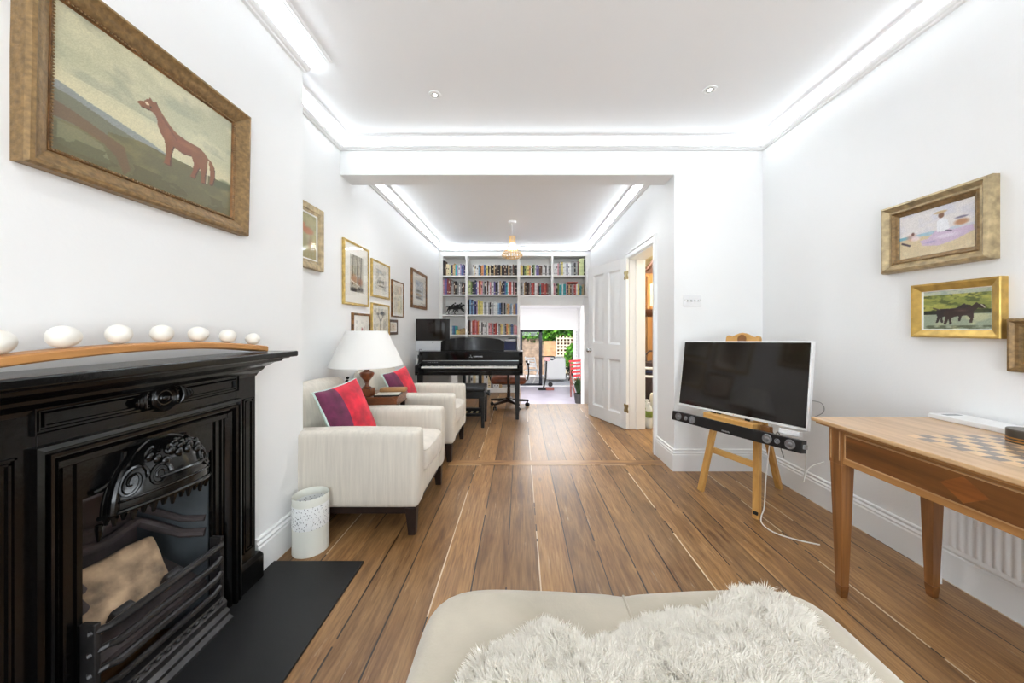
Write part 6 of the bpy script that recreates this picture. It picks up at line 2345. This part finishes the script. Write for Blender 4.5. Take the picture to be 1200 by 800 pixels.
t = thing('holdall', 'tall dark holdall bag with pale stripes standing in the hall before the clock', 'bag', (1.70, 4.42, 0))
m_ = MB()
m_.grid(lambda u, v: ((0.125 + 0.012 * math.sin(7 * u * 2 * PI + 3 * v)) * math.cos(2 * PI * u) * (0.75 + 0.45 * math.sin(PI * min(0.97, v * 0.86 + 0.08))) * (1 if v < 0.98 else 0.02), 0.105 * math.sin(2 * PI * u) * (0.75 + 0.45 * math.sin(PI * min(0.97, v * 0.86 + 0.08))) * (1 if v < 0.98 else 0.02), 0.76 * min(v, 0.98) / 0.98), 30, 22, closed_u=True)
m_.build('bag_body', M['bag_dark'], t)
for z, c_ in ((0.70, 'white_plastic'), (0.655, 'navy'), (0.60, 'white_plastic')):
    k_ = 0.75 + 0.45 * math.sin(PI * min(0.97, z / 0.76 * 0.98 * 0.86 + 0.08))
    m_ = MB()
    m_.tube([(0.134 * k_ * math.cos(a), 0.115 * k_ * math.sin(a), z + 0.035 * math.sin(a + 0.6)) for a in [2 * PI * q / 24 for q in range(25)]], 0.016, 8)
    m_.build('stripe', M[c_], t)
m_ = MB()
m_.tube([(-0.08, 0, 0.75), (-0.085, 0, 0.83), (-0.03, 0, 0.88), (0.03, 0, 0.88), (0.085, 0, 0.83), (0.08, 0, 0.75)], 0.012, 8)
m_.build('handle', M['bag_dark'], t)


def bottle(loc, label):
    t = thing('water_bottle', label, 'bottle', loc, group='bottles on the hall floor')
    m_ = MB()
    m_.lathe([(0.036, 0.0), (0.040, 0.006), (0.040, 0.10), (0.037, 0.11), (0.040, 0.12), (0.040, 0.205), (0.030, 0.245), (0.016, 0.270), (0.015, 0.285), (0.001, 0.286)], n=20)
    m_.build('body', M['bottle_white'], t)
    m_ = MB()
    m_.lathe([(0.0405, 0.125), (0.0412, 0.127), (0.0412, 0.200), (0.0405, 0.202)], n=20, cap=False)
    m_.build('label_band', M['bottle_green'], t)
    m_ = MB()
    m_.lathe([(0.018, 0.278), (0.018, 0.300), (0.001, 0.302)], n=16)
    m_.build('cap', M['white_plastic'], t)


bottle((1.518, 4.035, 0), 'white bottle with green label on the hall floor, nearest the door reveal')
bottle((1.602, 4.08, 0), 'white bottle with green label on the hall floor, right of the nearest one')
bottle((1.555, 4.20, 0), 'white bottle with green label on the hall floor, behind the other two')
o = MB().softbox(-0.075, 0.075, -0.06, 0.06, 0, 0.37, 0.03, n=9, fn=lambda q: q + Vector((0.014 * mnoise.noise(q * 16), 0.014 * mnoise.noise(q * 16 + Vector((3, 3, 3))), 0.012 * mnoise.noise(q * 20)))).build('carrier_bag', M['paper'])
o.location = (1.69, 4.225, 0)
tag(o, 'crumpled pale carrier bag on the hall floor between the bottles and the dark bag', 'bag')

# ================================================================== kitchen and garden seen through the opening
t = thing('spiky_plant', 'spiky dark green plant at the right edge of the kitchen opening', 'plant', (1.53, 9.0, KZ))
m_ = MB()
m_.lathe([(0.09, 0), (0.125, 0.22), (0.13, 0.25), (0.118, 0.25), (0.11, 0.20), (0.001, 0.20)], n=20)
m_.build('pot', M['terracotta'], t)
m_ = MB()
prs = random.Random(3)
for k in range(80):
    a = prs.random() * 2 * PI
    l = 0.40 + 0.32 * prs.random()
    out_ = 0.10 + 0.24 * prs.random()
    c_, s_ = math.cos(a), math.sin(a)
    pts = [(0.02 * c_, 0.02 * s_, 0.2), (out_ * 0.4 * c_, out_ * 0.4 * s_, 0.2 + l * 0.55), (out_ * c_, out_ * s_, 0.2 + l * (0.85 - out_ * 0.8))]
    w_ = 0.020
    sd = Vector((-s_, c_, 0))
    P_ = [Vector(p) for p in pts]
    m_.add([P_[0] - sd * w_, P_[0] + sd * w_, P_[1] + sd * w_ * 0.9, P_[1] - sd * w_ * 0.9, P_[2]], [(0, 1, 2, 3), (3, 2, 4)])
m_.build('leaves', M['leaf_dark'], t, recalc=False, ang=180)

t = thing('deck_chair', 'folding chair with red slats leaning at the right side of the kitchen', 'chair', (1.66, 9.85, KZ), (0, 0, -1.0))
m_ = MB()
for sy in (-0.2, 0.2):
    m_.beam((-0.08, sy, 0.0), (-0.10, sy, 1.0), 0.03, 0.03)
    m_.beam((0.14, sy, 0.0), (-0.12, sy, 0.62), 0.03, 0.03)
m_.build('frame', M['red_brown'], t, smooth=False)
m_ = MB()
for k in range(7):
    f_ = k / 6
    m_.beam((-0.13 + 0.26 * f_, -0.23, 1.02 - 0.60 * f_), (-0.13 + 0.26 * f_, 0.23, 1.02 - 0.60 * f_), 0.012, 0.06)
m_.build('slats', M['red_plastic'], t, smooth=False)

# slim dark exercise frame standing by the garden door
t = thing('exercise_bike', 'slim dark framed exercise bike in the kitchen by the open garden door', 'exercise bike', (0.83, 10.9, KZ))
m_ = MB()
m_.beam((-0.26, 0.0, 0.035), (0.0, 0.0, 0.035), 0.06, 0.07)
m_.beam((-0.10, 0, 0.05), (-0.02, 0, 0.42), 0.05, 0.05)
m_.beam((-0.02, 0, 0.42), (0.0, 0, 0.95), 0.045, 0.045)
m_.build('frame', M['black_matt'], t, bev=0.004)
m_ = MB()
for x0, x1, z0, z1 in ((-0.16, -0.14, 0.45, 0.82), (-0.02, 0.0, 0.45, 0.82), (-0.16, 0.0, 0.80, 0.82), (-0.16, 0.0, 0.45, 0.47)):
    m_.box(x0, x1, -0.05, -0.03, z0, z1)
m_.build('side_rail', M['black_matt'], t, bev=0.003)
MB().box(-0.02, 0.24, -0.06, 0.06, 0.0, 0.085).build('stabiliser', M['red_brown'], t, bev=0.01)
MB().softbox(-0.08, 0.12, -0.08, 0.08, 0.93, 1.06, 0.04, n=7).build('saddle', M['pinkish'], t)
m_ = MB()
m_.tube([(0.06, -0.03, 1.00), (0.18, -0.05, 0.97), (0.26, -0.05, 1.01), (0.24, -0.05, 1.07), (0.12, -0.04, 1.08), (-0.02, -0.03, 1.07), (-0.16, -0.04, 1.07)], 0.018, 8)
m_.build('handlebar', M['black_matt'], t)
m_ = MB()
m_.lathe([(0.001, -0.07), (0.07, -0.07), (0.075, -0.05), (0.07, -0.03), (0.001, -0.03)], 0.12, 0, 0.19, n=18, axis='y')
m_.build('pedal_crank', M['black_matt'], t)

# garden furniture
t = thing('garden_table', 'white clothed garden table outside the open garden door', 'table', (1.30, 13.0, KZ - 0.02))
m_ = MB()
m_.softbox(-0.36, 0.36, -0.4, 0.4, 0.10, 0.90, 0.04, n=9, fn=lambda q: q + Vector((0.02 * math.sin(q.y * 30) * (0.9 - q.z), 0.02 * math.sin(q.x * 30) * (0.9 - q.z), 0)))
m_.build('tablecloth_top', M['garden_white'], t)
for sx in (-1, 1):
    for sy in (-1, 1):
        MB().taper(sx * 0.28, sy * 0.32, 0, 0.03, 0.03, 0.3, 0.04, 0.04).build('leg', M['grey_plastic'], t)
for k, (x, y, a, c_, lb) in enumerate(((0.42, 12.6, 2.6, 'garden_white', 'white folding garden chair behind the glass door leaf'), (1.98, 13.25, -1.3, 'black_matt', 'dark garden chair at the right of the white garden table'))):
    t = thing('garden_chair', lb, 'chair', (x, y, KZ - 0.02), (0, 0, a))
    for sx in (-1, 1):
        m_ = MB()
        m_.beam((sx * 0.19, -0.2, 0), (sx * 0.19, 0.16, 0.95), 0.03, 0.035)
        m_.build('back_leg', M[c_], t, smooth=False)
        m_ = MB()
        m_.beam((sx * 0.17, 0.24, 0), (sx * 0.17, -0.2, 0.46), 0.03, 0.03)
        m_.build('front_leg', M[c_], t, smooth=False)
    MB().box(-0.2, 0.2, -0.22, 0.18, 0.44, 0.47).build('seat', M[c_], t, bev=0.004)
    m_ = MB()
    for q in range(4):
        z = 0.60 + 0.1 * q
        m_.beam((-0.2, -0.2 + 0.36 * z / 0.95, z), (0.2, -0.2 + 0.36 * z / 0.95, z), 0.02, 0.06)
    m_.build('back_slats', M[c_], t, smooth=False)

# fences, trellis, greenery
m_ = MB()
for k in range(14):
    z = KZ + 0.11 * k
    m_.box(-2.2, 0.98, 14.6 - 0.006 * (k % 2), 14.66, z, z + 0.105)
o = m_.build('board_fence', M['brick'], smooth=False)
tag(o, 'weathered brown board fence at the left end of the garden', 'fence')
m_ = MB()
for k in range(9):
    z = KZ + 0.16 * k
    m_.box(0.98, 1.485, 14.5 - 0.006 * (k % 2), 14.58, z, z + 0.155)
o = m_.build('fence_panel', M['orange_brick'], smooth=False)
tag(o, 'warm orange fence panel between the brown fence and the trellis', 'fence')
t = thing('trellis', 'pale square trellis against a dark fence at the back of the garden', 'trellis', (2.15, 14.5, KZ))
m_ = MB()
for k in range(12):
    x = -0.62 + 0.145 * k
    m_.box(x - 0.028, x + 0.028, -0.02, 0.0, 0, 1.65)
for k in range(11):
    z = 0.1 + 0.145 * k
    m_.box(-0.65, 1.05, -0.035, -0.015, z - 0.028, z + 0.028)
m_.build('lattice', M['trellis'], t, smooth=False)
MB().box(-0.65, 1.4, 0.06, 0.1, 0, 1.7).build('backing', M['trellis_back'], t, smooth=False)


def foliage(name, label, cx_, cy_, cz_, rx, ry, rz, n, size, mats, seed, kind=None):
    r_ = np.random.RandomState(seed)
    m_ = MB()
    for i in range(n):
        d = r_.randn(3)
        d /= np.linalg.norm(d) + 1e-6
        rad = (0.55 + 0.45 * r_.rand())
        p = Vector((cx_ + rx * d[0] * rad, cy_ + ry * d[1] * rad, cz_ + rz * d[2] * rad))
        a, b = Vector(r_.randn(3)).normalized(), Vector(r_.randn(3)).normalized()
        b = a.cross(b).normalized()
        s_ = size * (0.6 + 0.8 * r_.rand())
        m_.m = i % 2
        m_.add([p - a * s_, p + b * s_ * 0.45, p + a * s_, p - b * s_ * 0.45], [(0, 1, 2, 3)])
    o = m_.build(name, mats, smooth=False, recalc=False)
    tag(o, label, 'plant', kind=kind)
    return o


foliage('climbing_ivy', 'bright green climber spilling over the top of the garden fence and trellis', 1.2, 14.75, 1.18, 3.2, 0.35, 0.66, 8500, 0.08, [M['leaf'], M['leaf2']], 2, 'stuff')
foliage('garden_shrub', 'bright green leafy shrub at the right of the garden in front of the trellis', 2.12, 13.9, 0.0, 0.34, 0.25, 0.58, 1700, 0.06, [M['leaf'], M['leaf2']], 4)
t = thing('roller_blind', 'narrow rolled blind strip hanging at the right edge of the garden doors', 'blind', (1.90, 11.56, 0))
m_ = MB()
m_.box(-0.035, 0.035, 0, 0.012, -0.60, 1.12)
m_.build('slat_stack', M['white_plastic'], t, smooth=False)
m_ = MB()
for k in range(42):
    z = -0.58 + 0.04 * k
    m_.box(-0.018, 0.018, -0.006, 0.001, z, z + 0.018)
m_.build('cord_loops', M['grey_plastic'], t, smooth=False)
